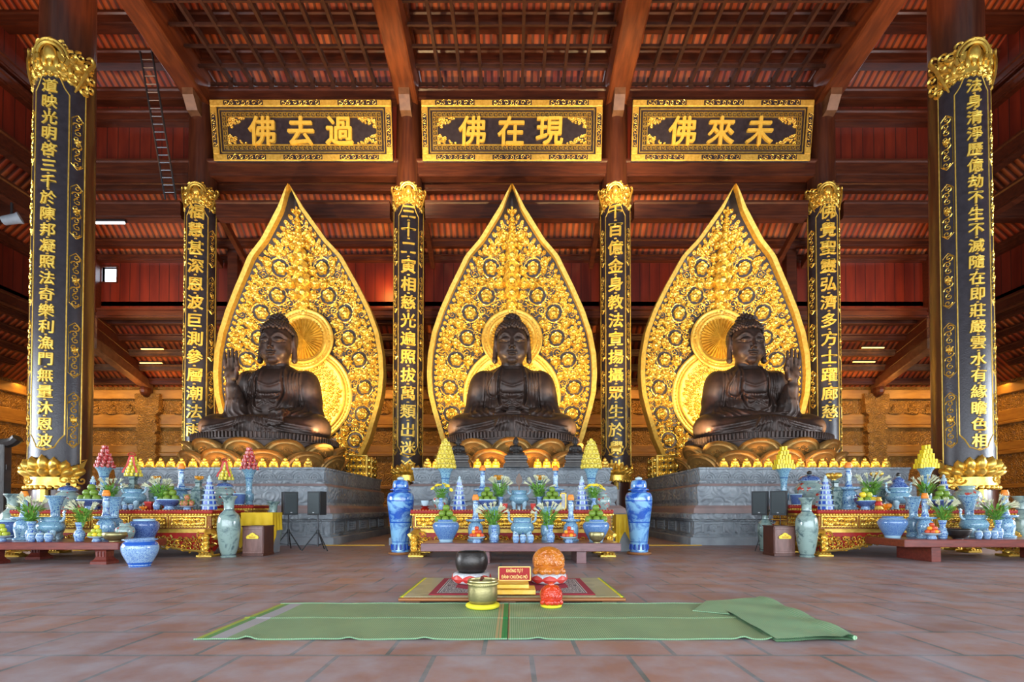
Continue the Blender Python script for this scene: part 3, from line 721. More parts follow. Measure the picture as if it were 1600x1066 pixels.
    for sx in (-1, 1):
        mb = MB(); s = sx
        for i in range(3):
            for j in range(3): mb.add(rosette(.19, 5, .6, ph=i + j), (sx * (2.72 + i * .31), 23.99, 2.9 + j * .33))
        for i in range(3):
            for j in range(3):
                V, F = rosette(.18, 5, .6, ph=i + j); V = np.stack([-s * V[:, 1], V[:, 0] * s, V[:, 2]], 1); mb.add((V, F), (s * 3.51, 24.3 + i * .5, 2.9 + j * .33))
        mb.build('rosette_carving', M['goldrelief'], p)
    f = MB()
    for s in (-1, 1):
        f.add(box(s * 3.5 - .04, s * 3.5 + .04, 23.9, 23.98, 2.705, 3.75)); f.add(box(s * 3.6 - .03, s * 3.6 + .03, 24.3, 24.36, 2.705, 3.7))
    [f.add(box(min(s_*2.55, s_*3.5), max(s_*2.55, s_*3.5), 23.9, 23.98, 3.7, 3.76)) for s_ in (-1, 1)]; f.build('pedestal_frame', M['gold'], p, False)
    return t
h0 = make_halo(); h0['label'] = 'gilded leaf-shaped halo behind the middle statue'; h0['group'] = 'carved halos behind the statues'
dup(h0, (-10.3, 0, 0), 0, 'gilded leaf-shaped halo behind the left statue, below the leftmost signboard')
dup(h0, (10.3, 0, 0), 0, 'gilded leaf-shaped halo behind the right statue, below the rightmost signboard')

# ================================================================ STATUES (one continuous surface each)
class SDF:
    def __init__(s, lo, hi, h):
        s.lo = np.array(lo, float); s.h = h; s.n = [int(round((b - a) / h)) + 1 for a, b in zip(lo, hi)]
        s.ax = [a + h * np.arange(n, dtype=np.float32) for a, n in zip(lo, s.n)]
        s.F = np.full(s.n, 3.0, np.float32)
    def put(s, lo, hi, fn, k=.12, op='add'):
        sl = []
        for c in range(3):
            a = max(0, int((lo[c] - k * 1.5 - s.lo[c]) / s.h)); b = min(s.n[c], int((hi[c] + k * 1.5 - s.lo[c]) / s.h) + 2)
            if b <= a: return s
            sl.append(slice(a, b))
        X = s.ax[0][sl[0]][:, None, None]; Y = s.ax[1][sl[1]][None, :, None]; Z = s.ax[2][sl[2]][None, None, :]
        d = fn(X, Y, Z).astype(np.float32); A = s.F[tuple(sl)]
        if op == 'sub': d = -d; A = -A
        h = np.clip(.5 + .5 * (A - d) / k, 0, 1); r = A + (d - A) * h - k * h * (1 - h)
        s.F[tuple(sl)] = -r if op == 'sub' else r
        return s
    def ell(s, c, r, k=.12, op='add'):
        def fn(X, Y, Z):
            x, y, z = (X - c[0]), (Y - c[1]), (Z - c[2])
            k0 = np.sqrt((x / r[0])**2 + (y / r[1])**2 + (z / r[2])**2); k1 = np.sqrt((x / r[0]**2)**2 + (y / r[1]**2)**2 + (z / r[2]**2)**2) + 1e-6
            return k0 * (k0 - 1) / k1
        return s.put([c[i] - r[i] for i in range(3)], [c[i] + r[i] for i in range(3)], fn, k, op)
    def cap(s, a, b, ra, rb, k=.12, op='add'):
        a = np.array(a, float); b = np.array(b, float); ba = b - a; L2 = float(ba @ ba)
        def fn(X, Y, Z):
            t = np.clip(((X - a[0]) * ba[0] + (Y - a[1]) * ba[1] + (Z - a[2]) * ba[2]) / L2, 0, 1)
            return np.sqrt((X - a[0] - ba[0]*t)**2 + (Y - a[1] - ba[1]*t)**2 + (Z - a[2] - ba[2]*t)**2) - (ra + (rb - ra) * t)
        R = max(ra, rb)
        return s.put(np.minimum(a, b) - R, np.maximum(a, b) + R, fn, k, op)
    def lines(s, polys, ymax=0):
        """carve or raise folds: polylines in the front view displace the surface"""
        X = s.ax[0][:, None]; Z = s.ax[2][None, :]; A = np.zeros((s.n[0], s.n[2]), np.float32)
        for pts, amp, w in polys:
            best = np.full_like(A, 9)
            P = smoothprof(pts, 4) if len(pts) > 2 else pts
            for (ax, az), (bx, bz) in zip(P[:-1], P[1:]):
                dx, dz = bx - ax, bz - az; t = np.clip(((X - ax) * dx + (Z - az) * dz) / (dx*dx + dz*dz + 1e-9), 0, 1)
                best = np.minimum(best, np.hypot(X - ax - dx*t, Z - az - dz*t))
            A += amp * np.exp(-(best / w) ** 2)
        m = np.clip((ymax - s.ax[1]) / .15, 0, 1)
        s.F -= A[:, None, :] * m[None, :, None]
        return s
    def mesh(s):
        F = s.F; ins = F < 0; n = np.array(F.shape) - 1
        cnt = np.zeros(n, np.int8); pos = np.zeros(tuple(n) + (3,), np.float32)
        def cor(A, i, j, k): return A[i:n[0]+i, j:n[1]+j, k:n[2]+k]
        for ax in range(3):
            for u in (0, 1):
                for v in (0, 1):
                    o = [0, 0, 0]; oth = [q for q in range(3) if q != ax]; o[oth[0]] = u; o[oth[1]] = v; e = list(o); e[ax] = 1
                    fa, fb = cor(F, *o), cor(F, *e); cr = (fa < 0) != (fb < 0)
                    t = np.where(cr, fa / np.where(fa == fb, 1, fa - fb), 0)
                    cnt += cr
                    for q in range(3): pos[..., q] += np.where(cr, o[q] + (t if q == ax else 0), 0)
        act = cnt > 0; idx = np.full(n, -1, np.int64); idx[act] = np.arange(act.sum())
        V = (np.argwhere(act) + pos[act] / cnt[act][:, None]) * s.h + s.lo
        Q = []
        for ax in range(3):
            o1, o2 = [(1, 2), (2, 0), (0, 1)][ax]
            a = [slice(None)] * 3; b = [slice(None)] * 3; a[ax] = slice(0, -1); b[ax] = slice(1, None)
            ia, ib = ins[tuple(a)], ins[tuple(b)]; c = np.argwhere(ia != ib)
            ok = (c[:, o1] > 0) & (c[:, o2] > 0) & (c[:, o1] < n[o1]) & (c[:, o2] < n[o2]); c = c[ok]
            def g(d1, d2):
                q = c.copy(); q[:, o1] -= d1; q[:, o2] -= d2; return idx[q[:, 0], q[:, 1], q[:, 2]]
            q = np.stack([g(1, 1), g(0, 1), g(0, 0), g(1, 0)], 1); fl = ~ia[c[:, 0], c[:, 1], c[:, 2]]
            q[fl] = q[fl][:, ::-1]; Q.append(q)
        return V, np.concatenate(Q)
def np_mesh(name, V, Q, mat, parent=None):
    me = bpy.data.meshes.new(name); me.vertices.add(len(V)); me.vertices.foreach_set('co', V.astype(np.float32).ravel())
    me.loops.add(Q.size); me.loops.foreach_set('vertex_index', Q.astype(np.int32).ravel())
    me.polygons.add(len(Q)); me.polygons.foreach_set('loop_start', (np.arange(len(Q)) * 4).astype(np.int32))
    me.update(calc_edges=True); me.polygons.foreach_set('use_smooth', np.ones(len(Q), bool)); me.materials.append(mat); me.validate()
    o = bpy.data.objects.new(name, me); C.objects.link(o)
    if parent: o.parent = parent
    return o
def fingers(f, base, dirs, up, L, r, spread, bend=(0, 0, 0)):
    """four fingers of unequal length side by side; base point, across vector, pointing vector"""
    for i, (dl, w) in enumerate(zip((.88, 1.0, .94, .76), (-1.5, -.5, .5, 1.5))):
        b = np.array(base) + np.array(dirs) * w * spread; m = b + np.array(up) * L * dl * .5 + np.array(dirs) * w * spread * .12
        e = m + (np.array(up) + np.array(bend)) * L * dl * .5
        f.cap(b, m, r, r * .95, .03); f.cap(m, e, r * .95, r * .75, .03)
def statue_sdf(kind, h):
    f = SDF((-3.05, -2.75, .0), (3.05, 1.35, 5.5), h)
    # legs, folded across each other, on a spread robe
    f.ell((0, -.75, .2), (2.55, 1.55, .42), .2)
    for s in (-1, 1):
        f.cap((s*.5, -.1, .55), (s*2.0, -.95, .55), .62, .55, .2); f.ell((s*2.12, -1.05, .5), (.56, .72, .5), .2)
        f.cap((s*2.1, -1.35, .42), (-s*.3, -1.95 - .1 * s, .45), .42, .36, .12)
    f.ell((0, -1.5, .62), (1.2, .7, .32), .25)
    # trunk
    f.ell((0, .08, 1.7), (1.3, .84, 1.6), .2); f.ell((0, -.05, 2.52), (1.34, .76, .74), .2); f.ell((0, -.25, 1.35), (1.1, .85, .8), .2)
    f.cap((-1.22, .08, 2.70), (1.22, .08, 2.70), .48, .48, .2); f.cap((-.4, .08, 3.05), (.4, .08, 3.05), .34, .34, .25)
    raised = {'L': -1, 'R': 1}.get(kind, 0)
    for s in (-1, 1):
        f.cap((s*1.28, .05, 2.70), (s*1.54, -.05, 1.75), .44, .46, .14)
        if s != raised:
            f.ell((s*1.50, -.08, 2.30), (.38, .52, .62), .2); f.cap((s*1.5, -.05, 2.5), (s*1.80, -.12, 2.02), .32, .15, .10)
            f.cap((s*1.56, -.1, 1.9), (s*1.66, -.25, 1.15), .36, .48, .1)
            f.cap((s*1.6, -.3, 1.1), (s*.75, -1.35, .98), .44, .26, .12); f.ell((s*1.25, -.85, .9), (.72, .72, .30), .15)
        else:
            f.cap((s*1.42, -.05, 1.85), (s*1.55, -.30, 1.3), .42, .42, .12)
            f.cap((s*1.5, -.35, 1.35), (s*1.45, -1.0, 2.2), .40, .24, .12)
            f.cap((s*1.45, -.95, 2.1), (s*1.25, -.75, .95), .27, .52, .1); f.cap((s*1.6, -.75, 1.7), (s*1.62, -.7, .95), .22, .34, .12)
            w = np.array((s*1.45, -1.08, 2.32)); f.cap(w - (0, -.05, .12), w + (0, 0, .22), .19, .18, .06)
            f.ell(w + (0, 0, .45), (.30, .13, .36), .08); f.ell(w + (-s*.16, -.10, .35), (.13, .10, .2), .08)
            fingers(f, w + (0, -.02, .74), (s, 0, 0), (0, -.05, 1), .72, .072, .145)
            f.cap(w + (-s*.24, -.08, .42), w + (-s*.36, -.16, .72), .085, .075, .05); f.cap(w + (-s*.36, -.16, .72), w + (-s*.33, -.2, .98), .075, .055, .03)
    if kind == 'C':
        for s in (-1, 1):
            f.cap((s*.85, -1.4, .98), (s*.5, -1.62, .98), .17, .16, .06); f.ell((s*.38, -1.7, .93), (.34, .22, .10), .06)
            f.cap((s*.58, -1.62, 1.05), (s*.62, -1.70, 1.18), .09, .085, .05); f.cap((s*.6, -1.72, 1.2), (s*.04, -1.80, 1.30), .08, .055, .04)
            fingers(f, (s*.30, -1.78 - .05*s, .90 + .035*s), (0, -.5, .55), (-s, 0, 0), .62, .062, .10)
    else:
        s = -raised
        if kind == 'L':           # hand resting over the shin, fingers hanging down
            f.cap((s*.95, -1.3, 1.0), (s*1.02, -1.72, 1.02), .22, .17, .08); f.ell((s*.98, -1.95, .98), (.28, .26, .13), .08)
            fingers(f, (s*.98, -2.12, .92), (1, 0, 0), (0, -.45, -.75), .56, .07, .135, (0, .3, -.2)); f.cap((s*.72, -1.95, .95), (s*.62, -2.2, .72), .08, .06, .05)
        else:                     # open hand lying palm up in the lap
            f.cap((s*.85, -1.35, .98), (s*.45, -1.68, .95), .2, .16, .08); f.ell((s*.2, -1.78, .93), (.34, .25, .11), .08)
            fingers(f, (-s*.08, -1.80, .92), (0, -.6, .1), (-s, -.1, 0), .66, .066, .13, (0, 0, .15)); f.cap((s*.35, -1.66, 1.0), (s*.02, -1.78, 1.14), .08, .06, .04)
    # neck and head
    f.cap((0, .08, 2.95), (0, .0, 3.6), .50, .46, .1)
    hz = lambda z: 3.38 + (z - 3.6) * 1.12
    def E(c, r, k): f.ell((c[0] * 1.07, c[1], hz(c[2])), (r[0] * 1.07, r[1], r[2] * 1.12), k)
    E((0, .05, 4.6), (.62, .74, .70), .08); E((0, -.16, 4.32), (.61, .57, .68), .1); E((0, -.20, 4.0), (.525, .46, .40), .12)
    for s in (-1, 1):
        E((s*.31, -.42, 4.06), (.24, .22, .26), .1); E((s*.265, -.585, 4.47), (.20, .125, .10), .04)
        E((s*.095, -.74, 4.145), (.07, .08, .05), .03)
        E((s*.68, .06, 4.56), (.085, .22, .30), .04); f.cap((s*.735, .0, hz(4.35)), (s*.75, -.02, hz(3.86)), .10, .12, .06); E((s*.70, -.03, 3.80), (.11, .14, .12), .05)
    f.cap((0, -.62, hz(4.66)), (0, -.83, hz(4.22)), .065, .075, .05); E((0, -.86, 4.18), (.075, .075, .055), .04)
    E((0, -.70, 3.985), (.20, .085, .042), .035); E((0, -.69, 3.91), (.155, .085, .045), .035); E((0, -.56, 3.70), (.17, .13, .11), .16)
    P = []
    for s in (-1, 1):
        P += [([(s*.07, 4.56), (s*.17, 4.70), (s*.34, 4.75), (s*.56, 4.60)], .04, .04), ([(s*.10, 4.42), (s*.27, 4.37), (s*.48, 4.44)], -.050, .024),
              ([(s*.12, 4.55), (s*.28, 4.61), (s*.48, 4.52)], -.030, .022), ([(s*.15, 4.14), (s*.28, 3.98)], -.018, .04)]
    P += [([(-.22, 3.955), (-.09, 3.943), (0, 3.952), (.09, 3.943), (.22, 3.955)], -.026, .016)]
    P = [([(x * 1.07, hz(z)) for x, z in p], a, w) for p, a, w in P]
    P += [([(-.50, z), (0, z - .05), (.50, z)], -.025, .022) for z in (3.32, 3.2)]
    f.lines(P, -.15)
    # robe: collars, scalloped flap, sash with pleats, hanging folds
    R = []
    for s in (-1, 1):
        R += [([(s*.50, 3.28), (s*.62, 2.7), (s*.66, 2.0), (s*.55, 1.45), (s*.2, 1.22)], .06, .05), ([(s*.40, 3.2), (s*.46, 2.6), (s*.48, 1.9), (s*.36, 1.45)], .045, .04),
              ([(s*.56, 2.7), (s*.58, 1.9), (s*.45, 1.35)], -.05, .035)]
        for x, z in ((.80, 1.5), (.92, 1.45), (1.05, 1.5), (1.18, 1.6)): R.append(([(s*(x-.02), 3.0), (s*x, 2.4), (s*(x + .05), z)], .04 if s == 1 else .025, .035))
        for q in range(4): R.append(([(s*(1.1 + q*.17), 1.7 - q*.02), (s*(1.0 + q*.25), 1.2), (s*(.7 + q*.3), .95)], .03, .04))
        for q in range(4): R.append(([(s*.15, .78 - q*.07), (s*(.9 + q*.1), .62 - q*.13), (s*2.2, .40 - q*.10)], .035, .045))
        for q in range(5): R.append(([(s*(.08 + q*.10), .8), (s*(.10 + q*.16), .15)], .04, .03))
    R += [([(-.62, 3.1), (-1.0, 2.45), (-1.0, 2.02), (-.72, 1.86), (-.5, 2.1)], .06, .045), ([(-.45, 2.50), (0, 2.34), (.45, 2.50)], .03, .05)]
    R += [([(-.46, 2.02), (0, 1.96), (.46, 2.02)], .05, .05), ([(-.45, 1.72), (0, 1.68), (.45, 1.72)], .05, .045), ([(-.3, 1.5), (-.1, 1.62), (0, 1.55), (.1, 1.62), (.3, 1.5)], .05, .04)]
    R += [([(a * .3, 1.74), (a, 2.0)], .04, .03) for a in (-.42, -.3, -.18, -.06, .06, .18, .3, .42)]
    R = [(p, a * 1.45, w) for p, a, w in R]
    f.lines(R, -.05)
    return f
def make_hair(t, mat, nc=330, rad=.082, seg=(7, 5)):
    mb = MB(); c = (0, .08, 4.62); r = (.715, .80, .78)
    V, F = sphere(r, 28, 20, c); zl = lambda x, y: 4.90 - .30 * np.clip((y + .45) / .9, 0, 1) * 1.0 - .55 * np.clip((y - .3) / .5, 0, 1)
    keep = {i for i, v in enumerate(V) if v[2] > zl(v[0], v[1]) - .06}
    mb.add((V, [f for f in F if all(i in keep for i in f)])); mb.add(sphere((.37, .42, .36), 18, 10, (0, .10, 5.32)))
    def curls(c, r, n, zmin, rr):
        for i in range(n):
            z = 1 - 2 * (i + .5) / n; a = i * 2.399963; q = math.sqrt(1 - z*z)
            p = (c[0] + r[0]*q*math.cos(a), c[1] + r[1]*q*math.sin(a), c[2] + r[2]*z)
            if p[2] > zmin(p[0], p[1]): mb.add(sphere(rr, seg[0], seg[1]), p)
    curls(c, r, nc * 2, zl, rad); curls((0, .10, 5.32), (.37, .42, .36), 90, lambda x, y: 5.34, rad * .9)
    return mb.build('hair', mat, t)
SEATZ = 4.125; SY = 22.4
STAT = {}
def make_statue(kind, label, x):
    t = empty('buddha_statue', label, 'statue', (x, SY, SEATZ))
    V, Q = statue_sdf(kind, .036).mesh()
    np_mesh('body', V, Q, M['bronze'], t); make_hair(t, M['bronze']); STAT[kind] = t
    return t
make_statue('C', 'dark bronze seated statue with both hands in its lap, in the middle', 0)
make_statue('L', 'dark bronze seated statue raising its right hand, other hand on its knee', -10.3)
make_statue('R', 'dark bronze seated statue raising its left hand, other palm open in its lap', 10.3)
# ---------------------------------------------------------------- lotus thrones
def petal_grid(W, H, nu=13, nv=9):
    """round-tipped petal, bulging outwards; local: x across, y outward (negative), z up"""
    G = []
    for j in range(nv):
        v = j / (nv - 1); w = W * (1 - max(0, (v - .45) / .55) ** 2.6) ** .5 * (.72 + .28 * min(1, v * 2.2)); row = []
        for i in range(nu):
            u = -1 + 2 * i / (nu - 1); out = .36 * math.sin(PI * min(1, v * .92)) * (1 - .5 * u * u) + .10 * v * v
            row.append((u * w, -out + .30 * u * u, v * H * (1 - .10 * u * u)))
        G.append(row)
    return np.array(G)
def fan_grid(W, H, lean):
    """broad fan-shaped petal with a raised rolled rim and an inner ridge"""
    G = []
    for r in (0, .2, .4, .6, .70, .745, .78, .84, .90, .94, .97, 1.0, .99):
        row = []
        for i in range(25):
            a = PI * (i / 24); x = W * r * math.copysign(abs(math.cos(a)) ** .9, math.cos(a)); z = H * r * math.sin(a) ** .85
            rim = .10 * math.exp(-((r - .945) / .035) ** 2) + .05 * math.exp(-((r - .745) / .03) ** 2) - (.10 if r == .99 else 0)
            row.append((x, -(lean * (z / H) ** 1.4 * H + .12 * math.sin(PI * min(1, r)) + rim) + x * x * .17, z))
        G.append(row)
    return np.array(G)
def make_throne():
    t = empty('lotus_throne', '', 'lotus throne')
    one('seat', lathe([(2.5, 2.7 - 2.7), (2.62, .2), (2.72, .9), (2.74, 1.22), (2.76, 1.28), (2.76, 1.42), (2.7, 1.42)], 64), 'bronze', True, t).location.z = 0
    mb = MB()
    for i in range(120):
        a = 2 * PI * i / 120; V, F = box(-.045, .045, -.06, .05, -.12, .13, .018); mb.add((V, F), (2.78 * math.cos(a), 2.78 * math.sin(a), 1.29), (0, 0, a + PI / 2))
    V, F = lathe([(2.7, 1.12), (2.84, 1.13), (2.84, 1.17), (2.7, 1.18)], 64, cap=False); mb.add((V, F)); mb.build('fluted_rim', M['bronze'], t)
    me = {}
    for row, (n, R, z, W, H, tilt, ph) in enumerate(((12, 2.66, .40, .86, .74, .55, 0), (12, 2.78, -.015, .90, .74, .60, .5))):
        for i in range(n):
            a = 2 * PI * (i + ph) / n - PI / 2
            if row not in me:
                mb = MB(); G = fan_grid(W, H, tilt); V, F = sheet(G); mb.add((V, F)); G2 = G + [0, .06, 0]; V, F = sheet(G2); mb.add((V, [f[::-1] for f in F]))
                o = mb.build('petal', M['lotusgold'], t); me[row] = o.data
                if row < 2:
                    c = MB()
                    for q in (-1, 0, 1): c.add(spiral(.11, 1.4, .2, 1 if q >= 0 else -1, PI / 2 * q), (q * .17, -.30 + .04 * abs(q), H * .46 - abs(q) * .05))
                    for q in (-1, 1): c.add(tube([(q * .12, -.27, H * .34), (q * .3, -.22, H * .26), (q * .45, -.17, H * .30)], .022, 4))
                    me[row, 'm'] = c.build('motif', M['lotusgold'], o).data
            else:
                o = bpy.data.objects.new('petal', me[row]); C.objects.link(o); o.parent = t
                if row < 2:
                    c = bpy.data.objects.new('motif', me[row, 'm']); C.objects.link(c); c.parent = o
            o.location = (R * math.cos(a), R * math.sin(a), z + .02); o.rotation_euler = (0, 0, a + PI / 2)
    return t
th = make_throne(); th.location = (0, 21.62, 2.705); th['label'] = 'bronze lotus throne of broad golden petals beneath the middle statue'; th['group'] = 'lotus thrones under the statues'
dup(th, (-10.3, 21.62, 2.705), .13, 'bronze lotus throne of broad golden petals beneath the left statue')
dup(th, (10.3, 21.62, 2.705), .13, 'bronze lotus throne of broad golden petals beneath the right statue')

# ================================================================ WRITING
GLY = {}
def glyph(ch, bold=.022):
    if (ch, bold) not in GLY:
        cu = bpy.data.curves.new('glyph', 'FONT'); cu.body = ch; cu.extrude = .06; cu.bevel_depth = .0; cu.offset = 0
        cu.resolution_u = 3; o = bpy.data.objects.new('glyph', cu); C.objects.link(o)
        dg = bpy.context.evaluated_depsgraph_get(); me = o.evaluated_get(dg).to_mesh()
        V = np.array([v.co[:] for v in me.vertices]); F = [tuple(p.vertices) for p in me.polygons]
        bpy.data.objects.remove(o)
        V[:, :2] -= (V[:, :2].max(0) + V[:, :2].min(0)) / 2; n = len(V)
        W_ = np.concatenate([V + [dx, dy, dz] for dx, dy, dz in ((0, 0, 0), (.022, .004, .004), (-.022, -.004, .002), (0, .016, .006), (.008, -.014, .008))]); F = [tuple(i + k * n for i in f) for k in range(5) for f in F]; V = W_
        GLY[ch, bold] = (V, F)
    V, F = GLY[ch, bold]; return V.copy(), F
def plate(ch, size, slant=.0):
    """glyph standing upright: x across, front at -y"""
    V, F = glyph(ch, .026); V = np.stack([V[:, 0] + slant * V[:, 1], -V[:, 2] - .03, V[:, 1]], 1) * size; return V, [f for f in F]
# signboards
def meander(x0, x1, n, s=1):
    """key-pattern strip of unit cells along x, height 0..1"""
    mb = []; w = (x1 - x0) / n; b = .11
    for i in range(n):
        a = x0 + i * w
        for g in ((0, .12, 0, 1), (.12, .88, .88, 1), (.76, .88, .3, .88), (.36, .76, .3, .42), (.36, .48, .42, .64), (.88, 1.0, 0, .12), (.12, .88, 0, .0001)):
            mb.append((a + g[0] * w, a + g[1] * w, g[2], g[3]))
    return mb
BW, BH = 8.75, 2.72
def make_sign(chars, label, x):
    zc = zat(204, 24.55); t = empty('signboard', label, 'signboard', (x, 24.6, zc)); t.rotation_euler = (math.radians(9), 0, 0)
    one('backing', box(-BW/2, BW/2, 0, .14, -BH/2, BH/2, .03), 'board', False, t)
    fr = MB(); b = .30
    for g in ((-BW/2, BW/2, BH/2 - b, BH/2), (-BW/2, BW/2, -BH/2, -BH/2 + b), (-BW/2, -BW/2 + b, -BH/2 + b, BH/2 - b), (BW/2 - b, BW/2, -BH/2 + b, BH/2 - b)):
        fr.add(box(g[0], g[1], -.10, .0, g[2], g[3], .025))
    f = fr.build('frame', M['goldpaint'], t, False)
    ins = MB()
    for zz in (BH/2 - b/2, -BH/2 + b/2):
        for q in (-1, 0, 1):
            cx = q * 2.75; ins.add(box(cx - .95, cx + .95, -.108, -.10, zz - .105, zz + .105))
    for s in (-1, 1): ins.add(box(s*(BW/2 - b/2) - .1, s*(BW/2 - b/2) + .1, -.108, -.10, -.75, .75))
    i_ = ins.build('inlay', M['board'], f, False)
    sc = MB()
    for zz in (BH/2 - b/2, -BH/2 + b/2):
        for q in (-1, 0, 1):
            for k_ in range(7): sc.add(spiral(.12, 1.2, .18, 1 if k_ % 2 else -1, k_ * 1.3), (q * 2.75 - .8 + k_ * .265, -.11, zz))
    for s in (-1, 1):
        for k_ in range(6): sc.add(spiral(.11, 1.2, .18, 1 if k_ % 2 else -1, k_ * 1.3), (s*(BW/2 - b/2), -.11, -.62 + k_ * .25))
    sc.build('scroll_carving', M['gold'], f)
    me = MB(); h = .20; x1 = BW/2 - .52; z1 = BH/2 - .52
    for a, c, lo, hi in meander(-x1, x1, 34):
        for zz in (z1 - h, -z1): me.add(box(a, c, -.04, 0, zz + lo * h, zz + hi * h))
    for a, c, lo, hi in meander(-z1 + h, z1 - h, 6):
        for s in (-1, 1):
            p, q = sorted((s * (x1 - h + lo * h), s * (x1 - h + hi * h))); me.add(box(p, q, -.04, 0, a, c))
    for e in (.40, .74):
        for s in (-1, 1):
            me.add(box(-BW/2 + e, BW/2 - e, -.05, 0, s*(BH/2 - e) - .018, s*(BH/2 - e) + .018)); me.add(box(s*(BW/2 - e) - .018, s*(BW/2 - e) + .018, -.05, 0, -BH/2 + e, BH/2 - e))
    me.build('key_border', M['gold'], t, False)
    rn = random.Random(3)
    for sx in (-1, 1):
        for sz in (-1, 1):
            co = MB()
            for k_ in range(60):
                u, v = rn.random(), rn.random()
                if u / 1.0 + v > 1.0: continue
                co.add(rosette(.05 + .03 * rn.random(), 4, .5, 8), (sx * (x1 - h - .06 - u * .95), -.01, sz * (z1 - h - .05 - v * .50)))
            co.build('corner_carving', M['goldrelief'], t)
    for i, ch in enumerate(chars):
        o = one('character', plate(ch, 1.36, .04), 'goldchar', False, t); o.location = ((i - 1) * 1.88 - .05, 0, -.02); o['label'] = 'gold character'
    return t
make_sign('佛去過', 'gilt-framed black signboard of three gold characters, above the left halo', -10.2)
make_sign('佛在現', 'gilt-framed black signboard of three gold characters, above the middle halo', 0)
make_sign('佛來未', 'gilt-framed black signboard of three gold characters, above the right halo', 10.2)
